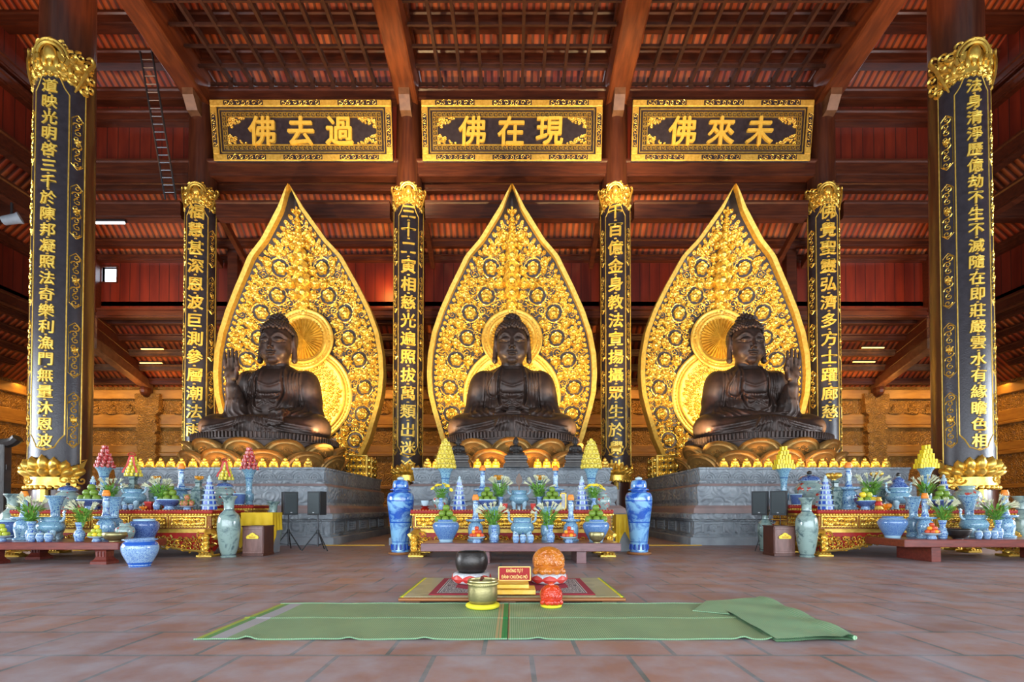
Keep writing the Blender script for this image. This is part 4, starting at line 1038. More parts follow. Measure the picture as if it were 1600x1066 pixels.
# couplet boards: curved lacquer shells on the columns
def cyl(R): return lambda V: np.stack([(R - V[:, 1]) * np.sin(V[:, 0] / R), -(R - V[:, 1]) * np.cos(V[:, 0] / R), V[:, 2]], 1)
def make_couplet(text, label, x, D, R, z0, z1, zt, zb, size, hw, front):
    """z0..z1 board, zt..zb first to last character; hw: half width of the inscription panel as arc"""
    t = empty('couplet_board', label, 'hanging board', (x, D, 0), -math.copysign(.19, x)); A = (1.10 if front else 1.28) * R
    us = np.linspace(-A, A, 25)
    G = np.array([[(u, 0., z) for u in us] for z in (z0, z1)]); mb = MB(); V, F = sheet(G); mb.add((V, F)); V, F = sheet(G + [0, .05, 0]); mb.add((V, [f[::-1] for f in F]))
    for s in (-1, 1): mb.add(box(s*A - .02, s*A + .02, -.0, .05, z0, z1))
    bd = mb.map(cyl(R)).build('panel', M['board'], t)
    q = .016 * (1.3 if front else 1.6)
    ln = MB()
    def line(pts, r=q):
        P = []
        for a, b in zip(pts[:-1], pts[1:]):
            n = max(1, int(max(abs(b[0] - a[0]) / .08, abs(b[1] - a[1]) / 1.0))); P += [(a[0] + (b[0]-a[0])*i/n, 0, a[1] + (b[1]-a[1])*i/n) for i in range(n)]
        P.append((pts[-1][0], 0, pts[-1][1])); ln.add(tube(np.array(P), r, 5))
    for s in (-1, 1):
        line([(s*A, z0), (s*A, z1)]); line([(s*hw*1.02, z0 + 1.25), (s*hw*1.02, z1 - 1.0)])
    e = hw * 1.02
    line([(-e, z1 - 1.0), (-e*.75, z1 - .82), (-e*.5, z1 - .5), (0, z1 - .38), (e*.5, z1 - .5), (e*.75, z1 - .82), (e, z1 - 1.0)])
    line([(-e, z0 + 1.25), (-e*.75, z0 + 1.08), (-e*.5, z0 + .82), (0, z0 + .72), (e*.5, z0 + .82), (e*.75, z0 + 1.08), (e, z0 + 1.25)])
    ln.map(cyl(R)).build('gold_outline', M['goldpaint'], bd)
    # scroll panels down both sides
    mid = (A + e) / 2; hs = (A - e) / 2 * .72; n = 5 if front else 5
    for s in (-1, 1):
        for i in range(n):
            za = z0 + .9 + (z1 - z0 - 1.9) * i / n; L = (z1 - z0 - 1.9) / n * .74; zc = za + L / 2; c = MB()
            c.add(tube([(s*mid - hs, 0, za + .1), (s*mid - hs, 0, za + L - .1), (s*mid - hs*.4, 0, za + L), (s*mid, 0, za + L + .06), (s*mid + hs*.4, 0, za + L), (s*mid + hs, 0, za + L - .1), (s*mid + hs, 0, za + .1), (s*mid + hs*.4, 0, za), (s*mid, 0, za - .06), (s*mid - hs*.4, 0, za)], q * .8, 4, True))
            m = 8
            for k_ in range(m):
                zz = za + (k_ + .5) * L / m; c.add(spiral(hs * .72, 1.2, .20, 1 if k_ % 2 else -1, PI/2 * (k_ % 4), 12), (s * mid + hs * .12 * (1 if k_ % 2 else -1), 0, zz))
            c.add(rosette(hs * .62, 5, .5, 10), (s*mid, 0, zc))
            c.map(cyl(R)).build('scroll_panel', M['gold'], bd)
    # characters with small cloud marks between
    dz = (zt - zb) / (len(text) - 1); c = MB()
    for i, ch in enumerate(text):
        V, F = plate(ch, size, .03); V[:, 2] += zt - i * dz
        o = MB().add((cyl(R)(V), F)).build('character', M['goldchar'], bd, False)
        z = zt - (i + .5) * dz; MB().add(box(-.10 * size, .10 * size, -.03, 0, z - .035 * size, z + .035 * size, .01)).add(box(-.06 * size, .06 * size, -.035, 0, z + .02 * size, z + .06 * size)).map(cyl(R)).build('cloud_mark', M['goldpaint'], bd, False)
    # cresting: jewel in flame-like petals with a curled leaf either side
    k_ = R / .76; c = MB()
    def B(VF, x, z, sc=1): c.add(VF, (x * k_, 0, z1 + z * k_), sc=k_ * sc)
    B(sphere((.17, .16, .24), 14, 10), 0, .18)
    for rr, w in ((.30, .05), (.40, .045)): B(tube([(rr*math.cos(a), -.08, .12 + rr * 1.1 * math.sin(a)) for a in np.linspace(-.5, PI + .5, 20)], w, 6), 0, 0)
    for s in (-1, 1):
        for zz, xx, rr in ((.5, .30, .15), (.28, .50, .17), (.02, .42, .16), (-.22, .30, .16), (-.42, .52, .15), (.40, .68, .15), (.1, .72, .17), (-.2, .66, .16), (-.55, .80, .15), (.3, .95, .16), (-.05, .98, .17), (-.35, .95, .16)):
            B(spiral(rr, 1.3, .28, s, PI/2 * s), s * xx, zz)
        PT = smoothprof([(s*.55, -.06, -.75), (s*.68, -.1, -.35), (s*.82, -.12, .1), (s*.95, -.12, .38), (s*.88, -.12, .52), (s*.78, -.1, .42)], 4); B(tube(PT, np.interp(np.linspace(0, 1, len(PT)), [0, .3, .6, .85, 1], [.02, .045, .055, .04, .015]), 6), 0, 0)
    for xx in np.linspace(-.45, .45, 7): B(sphere((.075, .1, .17), 8, 6), xx, -.14 + .12 * (1 - (xx / .45) ** 2))
    B(sphere((.12, .12, .12), 8, 6), 0, .55)
    for i in range(11): B(rosette(.085, 4, .6, 8), -.78 + i * .156, -.40 - .20 * (abs(i - 5) / 5) ** 2)
    pl = np.array([[(u, -.012, z1 + zz) for u in np.linspace(-A, A, 17)] for zz in (-.45 * k_, .30 * k_)]); V, F = sheet(pl); c.add((V, F))
    c.map(cyl(R)).build('cresting', M['gold'], t)
    # lotus at the foot
    c = MB()
    def P(x, z, w, h, lean):
        V, F = sheet(petal_grid(w, h, 7, 6)); V = V * [1, .5, 1]; V[:, 0] += V[:, 2] * lean; c.add((V, F), (x * k_, -.02, z0 + z * k_), sc=k_)
    for xx, h in ((-.62, .30), (-.4, .42), (-.2, .5), (0, .55), (.2, .5), (.4, .42), (.62, .30)): P(xx, -.05, .17, h, xx * .5)
    for xx in np.linspace(-.7, .7, 7): P(xx, -.15, .19, .30, xx * .7)
    for s in (-1, 1):
        c.add(tube(np.array([(s*.5, -.05, .0), (s*.8, -.1, .2), (s*.95, -.1, .42), (s*.8, -.1, .36)]) * k_ + [0, 0, z0], [.09, .08, .05, .02], 6))
        for j in range(3): c.add(spiral(.14, 1.2, .24, s, j, 12), (s * (.45 + j * .2) * k_, -.03, z0 - .22 * k_), sc=k_)
    V, F = sheet(np.array([[(u, -.04, z0 + zz * k_) for u in np.linspace(-A * .86, A * .86, 17)] for zz in (-.42, -.36, -.2, -.14)])); c.add((V, F))
    for xx in np.linspace(-.75, .75, 11): c.add(sphere((.07, .07, .07), 8, 5), (xx * k_, -.05, z0 - .44 * k_), sc=k_)
    c.map(cyl(R)).build('lotus_foot', M['gold'], t)
    stem = MB().add(tube(np.array([(0, -.03, z0 - .5 * k_), (0, -.03, z0 - .85 * k_)]), .12 * k_, 8)).map(cyl(R)).build('foot_stem', M['gold'], t)
    return t
def couplets():
    f0 = FD - .9; bz = BD - .76
    T = (('道映光明啓三千於陳邦凝照法奇樂利漁門無量沐恩波', -15.45, 1, 'tall front couplet board on the big column near the ladder side'),
         ('法身清淨歷億劫不生不滅隨在即莊嚴雲水有緣瞻色相', 15.45, 1, 'tall front couplet board on the big column opposite the ladder side'),
         ('福慧甚深恩波巨測參層潮法雨均', -15.45, 0, 'couplet board on the back column at the far left, partly behind the left statue'),
         ('三十二寅相慈光遍照拔萬類出迷途', -5.15, 0, 'couplet board on the back column between left and middle halos'),
         ('千百億金身教法宣揚攝眾生於覺地', 5.15, 0, 'couplet board on the back column between middle and right halos'),
         ('佛覺聖靈弘濟多方士躍廊慈', 15.45, 0, 'couplet board on the back column at the far right, partly behind the right statue'))
    for tx, x, fr, lb in T:
        if fr: make_couplet(tx, lb, x, FD, CRF + .07, zat(740, f0) + .05, zat(92, f0), zat(132, f0), zat(688, f0), .46, .50, True)
        else:
            dz = (zat(325, bz) - zat(724, bz)) / 14; n = len(tx)
            make_couplet(tx, lb, x, BD, CR + .08, zat(738, bz), zat(303, bz), zat(330, bz), zat(330, bz) - dz * (n - 1), .72, .50, False)
couplets()
# ================================================================ ALTAR TABLES
M['friezegold'] = plain('frieze_gilding', (.34, .14, .03), (.22, .06, .015), .45, .4, 12, bmp=.6, bs=30, bd=.03)
def make_altar(w, d, h, feet=True):
    t = empty('altar_table', '', 'altar table')
    one('tabletop', box(-w/2 - .06, w/2 + .06, -.06, d, h - .10, h, .02), 'red', False, t)
    mb = MB(); n = int(w * 13)
    for zz, r in ((h - .125, .028), (h - .42 - .03, .022), (h - .012, .014)):
        for i in range(n): mb.add(sphere(r, 6, 4), (-w/2 + (i + .5) * w / n, -.07 if zz > h - .2 else -.03, zz))
        for s in (-1, 1):
            m = int(d * 13)
            for i in range(m): mb.add(sphere(r, 6, 4), (s * (w/2 + .06), (i + .5) * d / m, zz))
    mb.build('bead_trim', M['gold'], t); one('gilt_band', box(-w/2 - .02, w/2 + .02, -.045, d, h - .17, h - .10, .015), 'goldpaint', False, t)
    fr = one('frieze', box(-w/2, w/2, 0, d, h - .50, h - .10), 'friezegold', False, t)
    rn = random.Random(5); f = MB()
    k_ = 5
    for i in range(k_):
        a = -w/2 + .06 + i * (w - .12) / k_; b = a + (w - .12) / k_ - .05
        for g in ((a, b, h - .45, h - .43), (a, b, h - .18, h - .16), (a, a + .02, h - .45, h - .16), (b - .02, b, h - .45, h - .16)): f.add(box(g[0], g[1], -.035, 0, g[2], g[3]))
        x = a + .1; mb = MB()
        while x < b - .06:
            for zz in (h - .36, h - .25):
                mb.add(rosette(rn.uniform(.055, .08), 5, .5, 10, rn.random() * 6), (x + rn.uniform(-.02, .02), -.01, zz + rn.uniform(-.02, .02)))
            x += .105
        mb.build('frieze_carving', M['goldrelief'], fr)
    for s in (-1, 1):
        mb = MB()
        for j in range(int(d / .13)):
            for zz in (h - .36, h - .25):
                V, F = rosette(.065, 5, .5, 8); mb.add((np.stack([-s * V[:, 1], s * V[:, 0], V[:, 2]], 1), F), (s * (w/2 + .01), .08 + j * .13, zz))
        mb.build('frieze_carving', M['goldrelief'], fr)
    f.build('panel_frame', M['gold'], fr, False)
    # waist and scalloped apron
    one('waist', box(-w/2 + .06, w/2 - .06, .05, d - .05, h - .62, h - .50), 'goldpaint', False, t)
    nx = 41; top = h - .60; P = []
    for i in range(nx):
        u = -1 + 2 * i / (nx - 1); drop = .20 + .34 * abs(u) ** 2.2 + .05 * math.cos(u * 9); P.append((u * (w/2 + .03), drop))
    G = np.array([[(x, -.03 - .10 * (q / 4) ** 2, top - dr * q / 4) for x, dr in P] for q in range(5)]); V, F = sheet(G)
    ap = MB().add((V, F)).add((V + [0, .04, 0], [f_[::-1] for f_ in F]))
    for s in (-1, 1):
        m = 15; G = np.array([[(s * (w/2 + .03 + .06 * (q/4)**2), d * j / (m-1), top - (.2 + .3 * abs(2*j/(m-1) - 1)**2.2) * q / 4) for j in range(m)] for q in range(5)]); V, F = sheet(G); ap.add((V, F)).add((V - [s*.04, 0, 0], [f_[::-1] for f_ in F]))
    ap = ap.build('apron', M['red'], t); mb = MB()
    for x, dr in P[1:-1]:
        for q in range(3):
            if rn.random() < .95: mb.add(spiral(rn.uniform(.07, .11), 1.2, .25, rn.choice((-1, 1)), rn.random() * 6, 10), (x + rn.uniform(-.04, .04), -.08 - .03 * q, top - .08 - dr * (.2 + .27 * q)))
    mb.add(tube(np.array([(x, -.15, top - dr) for x, dr in P]), .03, 5)); mb.build('apron_carving', M['goldrelief'], ap)
    if feet:
        for s in (-1, 1):
            for y in (.06, d - .3):
                L = MB(); x = s * (w/2 - .13)
                L.add(tube([(x, y + .1, h - .58), (x + s*.10, y - .02, h - .72), (x + s*.10, y - .06, h - .86), (x + s*.02, y + .02, .26), (x + s*.02, y + .0, .12), (x + s*.06, y - .08, .06)], [.15, .20, .17, .12, .15, .13], 8))
                L.add(box(x - .2 + s*.03, x + .2 + s*.03, y - .22, y + .2, 0, .06, .015))
                for q in range(4): L.add(sphere((.05, .07, .05), 6, 4), (x - .12 + q*.08 + s*.05, y - .17, .07))
                for q in range(3): L.add(rosette(.1, 5, .5, 8, q), (x + s*.08, y - .2, h - .72 - q * .13)); L.add(spiral(.11, 1.3, .25, s, q, 10), (x - s*.12, y - .08, .3 + q * .12))
                L.build('leg', M['gold'], t)
    return t
ALT = 1.22; A0 = 13.3
al = make_altar(5.14, 1.55, ALT); al.location = (0, A0, 0); al['label'] = 'red and gold carved altar table in the middle, before the centre plinth'; al['group'] = 'red and gold altar tables'
dup(al, (-10.38, A0, 0), 0, 'red and gold carved altar table in front of the left plinth')
dup(al, (10.62, A0 + .15, 0), 0, 'red and gold carved altar table in front of the right plinth')
RZ = 1.36
ra = make_altar(5.1, 1.0, RZ, True); ra.location = (-10.3, 15.25, 0); ra['label'] = 'taller gilt altar behind the left altar table, against the stone plinth'
dup(ra, (10.88, 15.35, 0), 0, 'taller gilt altar behind the right altar table, against the stone plinth')
# ---------------------------------------------------------------- low offering tables
def low_table(name_mat, label, x0, x1, y0, y1, z, th, legs, style):
    t = empty('low_table', label, 'low table', ((x0 + x1) / 2, y0, 0)); c = (x0 + x1) / 2
    one('tabletop', box(x0 - c, x1 - c, 0, y1 - y0, z - th, z, .015), name_mat, False, t)
    for lx in legs:
        if style == 'turned':
            for ly in (.25, y1 - y0 - .25):
                mb = MB(); V, F = lathe([(.26, 0), (.26, .06), (.2, .1), (.16, .16), (.17, z - th - .04), (.2, z - th)], 4, a0=PI/4); mb.add((V, F), (lx - c, ly, 0))
                for q in (-1, 0, 1): mb.add(box(lx - c + q*.07 - .018, lx - c + q*.07 + .018, ly - .14, ly - .10, .17, z - th - .05))
                mb.build('leg', M[name_mat], t, False)
        else:
            one('leg', box(lx - c - .11, lx - c + .11, .12, y1 - y0 - .12, 0, z - th, .01), name_mat, False, t)
    return t
ZL, ZC, ZR = .50, .47, .53
low_table('tablered', 'long reddish low table of blue-and-white vessels at the left', -14.2, -8.75, 11.4, 13.0, ZL, .17, (-9.25, -11.75), 'turned')
low_table('tableviolet', 'long brown low table in the middle, behind the chanting bowls', -2.06, 2.46, 11.55, 12.85, ZC, .19, (-.62, 1.58), 'slab')
low_table('tablered', 'long reddish low table of blue-and-white vessels at the right', 9.12, 14.4, 11.9, 13.25, ZR, .18, (9.95, 13.1), 'slab')

# ================================================================ VESSELS
def lathed(name, cat, prof, mat, n=28, k=4):
    def b():
        return tag(one(name, lathe(smoothprof(prof, k), n), mat, True), '', cat)
    return b
gu_vase = lathed('trumpet_vase', 'vase', [(.10, 0), (.115, .02), (.10, .10), (.125, .16), (.13, .30), (.10, .36), (.075, .42), (.09, .66), (.13, .88), (.20, 1.0), (.185, 1.0), (.08, .8)], 'p_censer')
gu_short = lathed('trumpet_vase', 'vase', [(.15, 0), (.16, .05), (.14, .12), (.18, .22), (.17, .42), (.11, .5), (.09, .56), (.10, .72), (.16, .94), (.21, 1.0), (.19, 1.0), (.09, .8)], 'p_scroll')
bud_vase = lathed('flower_vase', 'vase', [(.15, 0), (.2, .03), (.22, .15), (.26, .35), (.2, .55), (.13, .63), (.15, .8), (.20, 1.0), (.18, 1.0), (.1, .85)], 'p_small', 20)
cyl_vase = lathed('flower_vase', 'vase', [(.19, 0), (.2, .04), (.17, .1), (.19, .3), (.18, .6), (.22, .9), (.25, 1.0), (.22, 1.0), (.14, .8)], 'p_small', 20)
fish_bowl = lathed('fish_bowl', 'bowl', [(.27, 0), (.28, .04), (.32, .14), (.47, .45), (.545, .70), (.49, .86), (.38, .93), (.37, .97), (.40, 1.0), (.35, 1.0), (.34, .9)], 'p_dense', 36)
dark_bowl = lathed('fish_bowl', 'bowl', [(.34, 0), (.35, .04), (.38, .15), (.50, .5), (.53, .72), (.48, .86), (.39, .92), (.38, .97), (.41, 1.0), (.36, 1.0), (.34, .9)], 'p_dark', 36)
rear_bowl = lathed('fish_bowl', 'bowl', [(.36, 0), (.42, .2), (.47, .6), (.5, .9), (.53, 1.0), (.48, 1.0), (.42, .7)], 'p_dark', 28)
floor_pot = lathed('planter_pot', 'pot', [(.29, 0), (.30, .05), (.33, .14), (.46, .45), (.50, .68), (.46, .85), (.39, .92), (.46, .955), (.47, .99), (.44, 1.0), (.36, .98), (.36, .8)], 'p_pot', 40)
round_jar = lathed('ginger_jar', 'jar', [(.28, 0), (.3, .04), (.42, .25), (.5, .5), (.44, .74), (.28, .84), (.26, .9), (.29, 1.0), (.24, 1.0), (.22, .9)], 'p_red')
shallow_bowl = lathed('incense_bowl', 'bowl', [(.22, 0), (.24, .12), (.38, .3), (.5, .7), (.48, 1.0), (.45, 1.0), (.4, .6)], 'brass')
iron_bowl = lathed('incense_bowl', 'bowl', [(.2, 0), (.22, .1), (.40, .4), (.52, .85), (.5, 1.0), (.46, 1.0), (.38, .6)], 'ironblack')
floor_vase = lathed('floor_vase', 'vase', [(.115, 0), (.12, .02), (.105, .04), (.13, .12), (.165, .35), (.175, .55), (.15, .68), (.085, .76), (.075, .82), (.085, .93), (.12, .985), (.125, 1.0), (.11, 1.0), (.06, .9)], 'p_celadon', 36)
def jar_lidded():
    t = empty('lidded_jar', '', 'jar')
    one('body', lathe(smoothprof([(.22, 0), (.24, .04), (.36, .3), (.40, .48), (.30, .62), (.23, .66), (.23, .70)]), 26), 'p_red', True, t)
    l = one('lid', lathe(smoothprof([(.29, .70), (.30, .73), (.24, .82), (.10, .88), (.06, .9)]), 26), 'p_dark', True, t)
    one('knob', sphere((.07, .07, .06), 10, 8, (0, 0, .95)), 'ironblack', True, l); return t
def small_jar():
    t = empty('cup_with_lid', '', 'cup')
    one('body', lathe(smoothprof([(.20, 0), (.25, .05), (.35, .35), (.36, .55), (.30, .7)]), 18), 'p_small', True, t)
    l = one('lid', lathe(smoothprof([(.31, .7), (.33, .74), (.22, .86), (.07, .9)]), 18), 'white', True, t); one('knob', sphere(.07, 8, 6, (0, 0, .95)), 'blue', True, l); return t
def temple_jar():
    t = empty('temple_jar', '', 'jar')
    one('body', lathe(smoothprof([(.115, .03), (.115, .05), (.11, .12), (.118, .22), (.14, .42), (.165, .62), (.17, .72), (.15, .785), (.10, .805), (.10, .82)]), 40), 'p_vase', True, t)
    l = one('lid', lathe(smoothprof([(.125, .82), (.13, .835), (.105, .85), (.10, .90), (.085, .945), (.03, .955)]), 32), 'p_vase', True, t)
    one('knob', lathe(smoothprof([(.02, .95), (.045, .965), (.04, .985), (.005, 1.0)]), 16), 'white', True, l)
    one('stand', lathe([(.15, 0), (.16, .01), (.15, .03), (.12, .03)], 32), 'brown', True, t)
    mb = MB()
    for i in range(14):
        a = 2*PI*i/14; mb.add(box(-.012, .012, -.01, .01, 0, .07, .004), (.1155 * math.cos(a), .1155 * math.sin(a), .06), (0, 0, a + PI/2))
    mb.build('foot_panels', M['blue'], t, False); return t
def censer():
    t = empty('incense_burner', '', 'incense burner')
    one('body', lathe(smoothprof([(.02, .24), (.25, .26), (.42, .40), (.45, .55), (.38, .68), (.34, .72), (.35, .84), (.38, .88), (.34, .88), (.32, .75)]), 30), 'p_censer', True, t)
    for s in (-1, 1): one('handle', tube(smoothprof([(s*.36, 0, .72), (s*.46, 0, .76), (s*.52, 0, .90), (s*.50, 0, 1.05), (s*.56, 0, 1.12)], 4), .045, 8), 'p_white', True, t)
    for a in (-PI/2 - .9, -PI/2 + .9, PI/2):
        one('leg', tube([(.28*math.cos(a), .28*math.sin(a), .40), (.33*math.cos(a), .33*math.sin(a), .22), (.29*math.cos(a), .29*math.sin(a), .1), (.31*math.cos(a), .31*math.sin(a), 0)], [.13, .11, .08, .11], 10), 'p_white', True, t)
    return t
def candlestick(candle='orange'):
    def b():
        t = empty('candlestick', '', 'candlestick')
        one('base', lathe(smoothprof([(.17, 0), (.18, .03), (.14, .07), (.165, .22), (.15, .34), (.10, .40)]), 24), 'p_scroll', True, t)
        one('drip_pan', lathe(smoothprof([(.10, .40), (.20, .43), (.21, .47), (.17, .47), (.07, .45)]), 24), 'p_scroll', True, t)
        one('stick', lathe(smoothprof([(.08, .45), (.07, .52), (.055, .6), (.06, .75), (.05, .84), (.085, .88)]), 16), 'p_small', True, t)
        one('candle', lathe(smoothprof([(.055, .875), (.07, .89), (.07, .95), (.06, .96), (.05, 1.0), (.02, 1.0)]), 14), candle, True, t)
        return t
    return b
def square_vase():
    t = empty('square_vase', '', 'vase')
    one('body', lathe([(.15, 0), (.17, .03), (.2, .35), (.23, .62), (.15, .74), (.10, .78), (.10, .90), (.14, 1.0), (.12, 1.0)], 4, a0=PI/4), 'p_square', False, t); return t
def lotus_candle(mat):
    def b():
        t = empty('lotus_candle', '', 'candle holder')
        one('cup', lathe(smoothprof([(.18, 0), (.2, .1), (.3, .35), (.28, .5)]), 16), mat, True, t)
        for i in range(8):
            a = 2*PI*i/8; G = petal_grid(.17, .55, 7, 6) * [1, .7, 1]; V, F = sheet(G); mb = MB().add((V, F)).add((V + [0, .015, 0], [f[::-1] for f in F])); o = mb.build('petal', M[mat], t)
            o.location = (.26*math.cos(a), .26*math.sin(a), .1); o.rotation_euler = (.25, 0, a + PI/2)
        one('candle', lathe([(.08, .3), (.08, .62), (.02, .66)], 10), 'cream', True, t); return t
    return b
def pagoda():
    t = empty('porcelain_pagoda', '', 'pagoda'); z = 0
    for i in range(6):
        r = .25 - i * .034; h = .16 - i * .006
        ti = one('tier', lathe([(r * .82, z), (r * .82, z + h * .68), (r * 1.06, z + h * .70), (r * 1.10, z + h * .78), (r * .8, z + h)], 8, a0=PI/8), 'white', False, t)
        mb = MB()
        for q in range(8):
            a = 2*PI*q/8; rr = r * .82 * math.cos(PI/8) + .004; mb.add(box(-.20*r, .20*r, -.008, .008, h*.08, h*.60), (rr*math.cos(a), rr*math.sin(a), z), (0, 0, a + PI/2))
            mb.add(box(-.30*r, .30*r, -.006, .006, -.0, h*.07), (rr*math.cos(a), rr*math.sin(a), z), (0, 0, a + PI/2))
        mb.build('window_band', M['blue'], ti, False); z += h
    one('finial', lathe([(.06, z), (.07, z + .03), (.03, z + .06), (.045, z + .09), (.01, 1.02)], 10), 'white', True, t); return t
def footed_bowl():
    t = empty('fruit_stand', '', 'fruit stand')
    one('bowl', lathe(smoothprof([(.1, .3), (.26, .42), (.46, .80), (.5, 1.0), (.46, 1.0), (.3, .6), (.02, .5)]), 28), 'p_dark', True, t)
    one('foot', lathe(smoothprof([(.24, 0), (.25, .05), (.2, .2), (.2, .4)]), 24), 'p_small', True, t); return t
def plate_dish():
    t = empty('fruit_dish', '', 'dish')
    one('plate', lathe(smoothprof([(.2, .55), (.38, .7), (.5, .95), (.49, 1.0), (.35, .8), (.02, .75)]), 26), 'white', True, t); one('foot', lathe([(.24, 0), (.26, .1), (.2, .5), (.22, .6)], 20), 'p_small', True, t); return t
def ball(name, cat, mat, sq=.92, seg=(14, 10)):
    def b():
        t = MB().add(lathe(smoothprof([(.02, -.44), (.22, -.47 * sq), (.45, -.2), (.49, .06), (.33, .38 * sq + .02), (.1, .47 * sq), (.02, .43 * sq)], 3), seg[0])).build(name, M[mat]); return tag(t, '', cat)
    return b
FRUIT = {'pomelo': ball('pomelo', 'fruit', 'pomelo'), 'lime': ball('green_citrus', 'fruit', 'lime'), 'lemon': ball('lemon', 'fruit', 'lemon'), 'apple': ball('apple', 'fruit', 'apple'), 'tangerine': ball('tangerine', 'fruit', 'tangerine', .85)}
def dragon():
    t = empty('dragon_fruit', '', 'fruit'); one('flesh', sphere((.42, .42, .5), 12, 9), 'dragonfruit', True, t); mb = MB()
    for k_ in range(3):
        for i in range(5): a = i*2*PI/5 + k_*.6; z = -.2 + k_*.28; mb.add(lathe([(.09, 0), (.05, .15), (.005, .3)], 5), (.38*math.cos(a), .38*math.sin(a), z), (0, .5, a))
    mb.build('scales', M['pomelo'], t); return t
FRUIT['dragon'] = dragon
def place_pile(where, kind, x, y, z, d, rows, desc, nm):
    """a small heap of fruit: rows = list of (count) from the bottom up; d = fruit diameter"""
    pos = ('at one end', 'next to the end', 'in the middle', 'near the far end', 'at the far end')
    for r, spec in enumerate(rows):
        for i, (dx, dy) in enumerate(spec):
            if len(spec) == 1: w = 'topmost %s' % nm
            else:
                side = 'front' if dy < -.05 else 'rear' if dy > .3 else 'middle'
                hor = 'left' if dx < -.2 else 'right' if dx > .2 else 'centre'
                w = '%s %s %s %s' % (('bottom', 'second', 'third')[r], side, hor, nm)
            k_ = kind[(i + r * 2) % len(kind)] if isinstance(kind, (list, tuple)) else kind
            inst('f_' + k_, FRUIT[k_], (x + dx * d, y + dy * d, z + d * (.47 + r * .76)), '%s %s' % (w, where), desc, random.random() * 6, d)
PYR6 = [[(-1, -.35), (0, -.45), (1, -.35), (-.5, .5), (.5, .5)], [(-.52, -.1), (.48, -.12)], [(0, 0)]]
PYR = [[(-1.05, -.3), (-.02, -.5), (1.02, -.3), (-.5, .5), (.52, .5)], [(-.5, -.1), (.5, -.1), (0, .6)], [(0, .1)]]
PYRS = [[(-1.1, -.2), (-.38, -.62), (.38, -.62), (1.1, -.2), (-.55, .5), (.5, .5)], [(-.6, -.2), (.05, -.4), (.62, -.15), (.0, .4)], [(0, -.05)]]
# bouquets ------------------------------------------------------
def lily_flower():
    V = []; F = []; mb = MB()
    for i in range(6):
        a = 2*PI*i/6; G = []
        for j in range(6):
            v = j/5; w = .20 * math.sin(PI * (.12 + .8 * v)) ; r = .05 + .20 * v ** 2.0; z = -.05 + .85 * v - .12 * max(0, v - .7)
            G.append([(-w*.5, r + .0, z), (0, r + .03, z - .02), (w*.5, r, z)])
        V, F = sheet(np.array(G)); mb.add((V, F), (0, 0, 0), (0, 0, a))
    mb.add(tube([(0, 0, -.25), (0, 0, .05)], .035, 5)); return mb
def bouquet(kind, seed):
    def b():
        rn = random.Random(seed); t = empty('lily_bouquet' if kind == 'lily' else 'yellow_bouquet', '', 'flowers')
        mb = MB(); nf = 12 if kind == 'lily' else 9; pm = None
        heads = []
        for i in range(nf):
            a = -PI/2 + (i - (nf-1)/2) / nf * 5.2 + rn.uniform(-.2, .2); L = rn.uniform(.30, .60); u = math.cos(a) * L; q = math.sin(a) * L * .6; z = .84 - .28 * (abs(u) / .56) ** 2 + rn.uniform(-.06, .06)
            heads.append((u, q, z)); mb.add(tube([(u * .06, q * .06, -.12), (u * .35, q * .35, .3), (u, q, z)], .010, 4))
        for i in range(150):
            a = rn.uniform(0, 2*PI); t0 = rn.uniform(.0, .75); r = (.06 + t0 * .40) * rn.random() ** .5; L = rn.uniform(.18, .34); b0 = np.array((r*math.cos(a), r*math.sin(a)*.7, .02 + t0 * .72)); el = rn.uniform(.1, 1.1)
            d = np.array((math.cos(a)*math.cos(el), math.sin(a)*math.cos(el), math.sin(el))); sd = np.array((-math.sin(a), math.cos(a), 0)) * .036
            mb.add((np.array([b0, b0 + d*L*.45 + sd, b0 + d*L*.5 + (0, 0, .02), b0 + d*L*.45 - sd, b0 + d*L]), [(0, 1, 2), (0, 2, 3), (1, 4, 2), (2, 4, 3)]))
        o = mb.build('foliage', M['green'], t); o['kind'] = 'stuff'
        for u, q, z in heads:
            if pm is None:
                if kind == 'lily': ob = lily_flower().build('flower', M['cream'], t)
                else:
                    c = MB()
                    for i in range(9): a = 2*PI*i/9; V, F = sphere((.16, .06, .03), 6, 4); c.add((V, F), (.15*math.cos(a), .15*math.sin(a), .05), (0, -.4, a))
                    c.add(sphere(.08, 8, 5, (0, 0, .04))); ob = c.build('flower', M['flowery'], t)
                pm = ob.data
            else: ob = bpy.data.objects.new('flower', pm); C.objects.link(ob); ob.parent = t
            ob.location = (u, q, z); ob.scale = (.31,) * 3 if kind == 'lily' else (.46,) * 3
            ob.rotation_euler = (.25 - q * 1.6, u * 2.4, 0) if kind == 'lily' else (.6 + rn.uniform(-.3, .3), u * 1.5, 0)
        return t
    return b
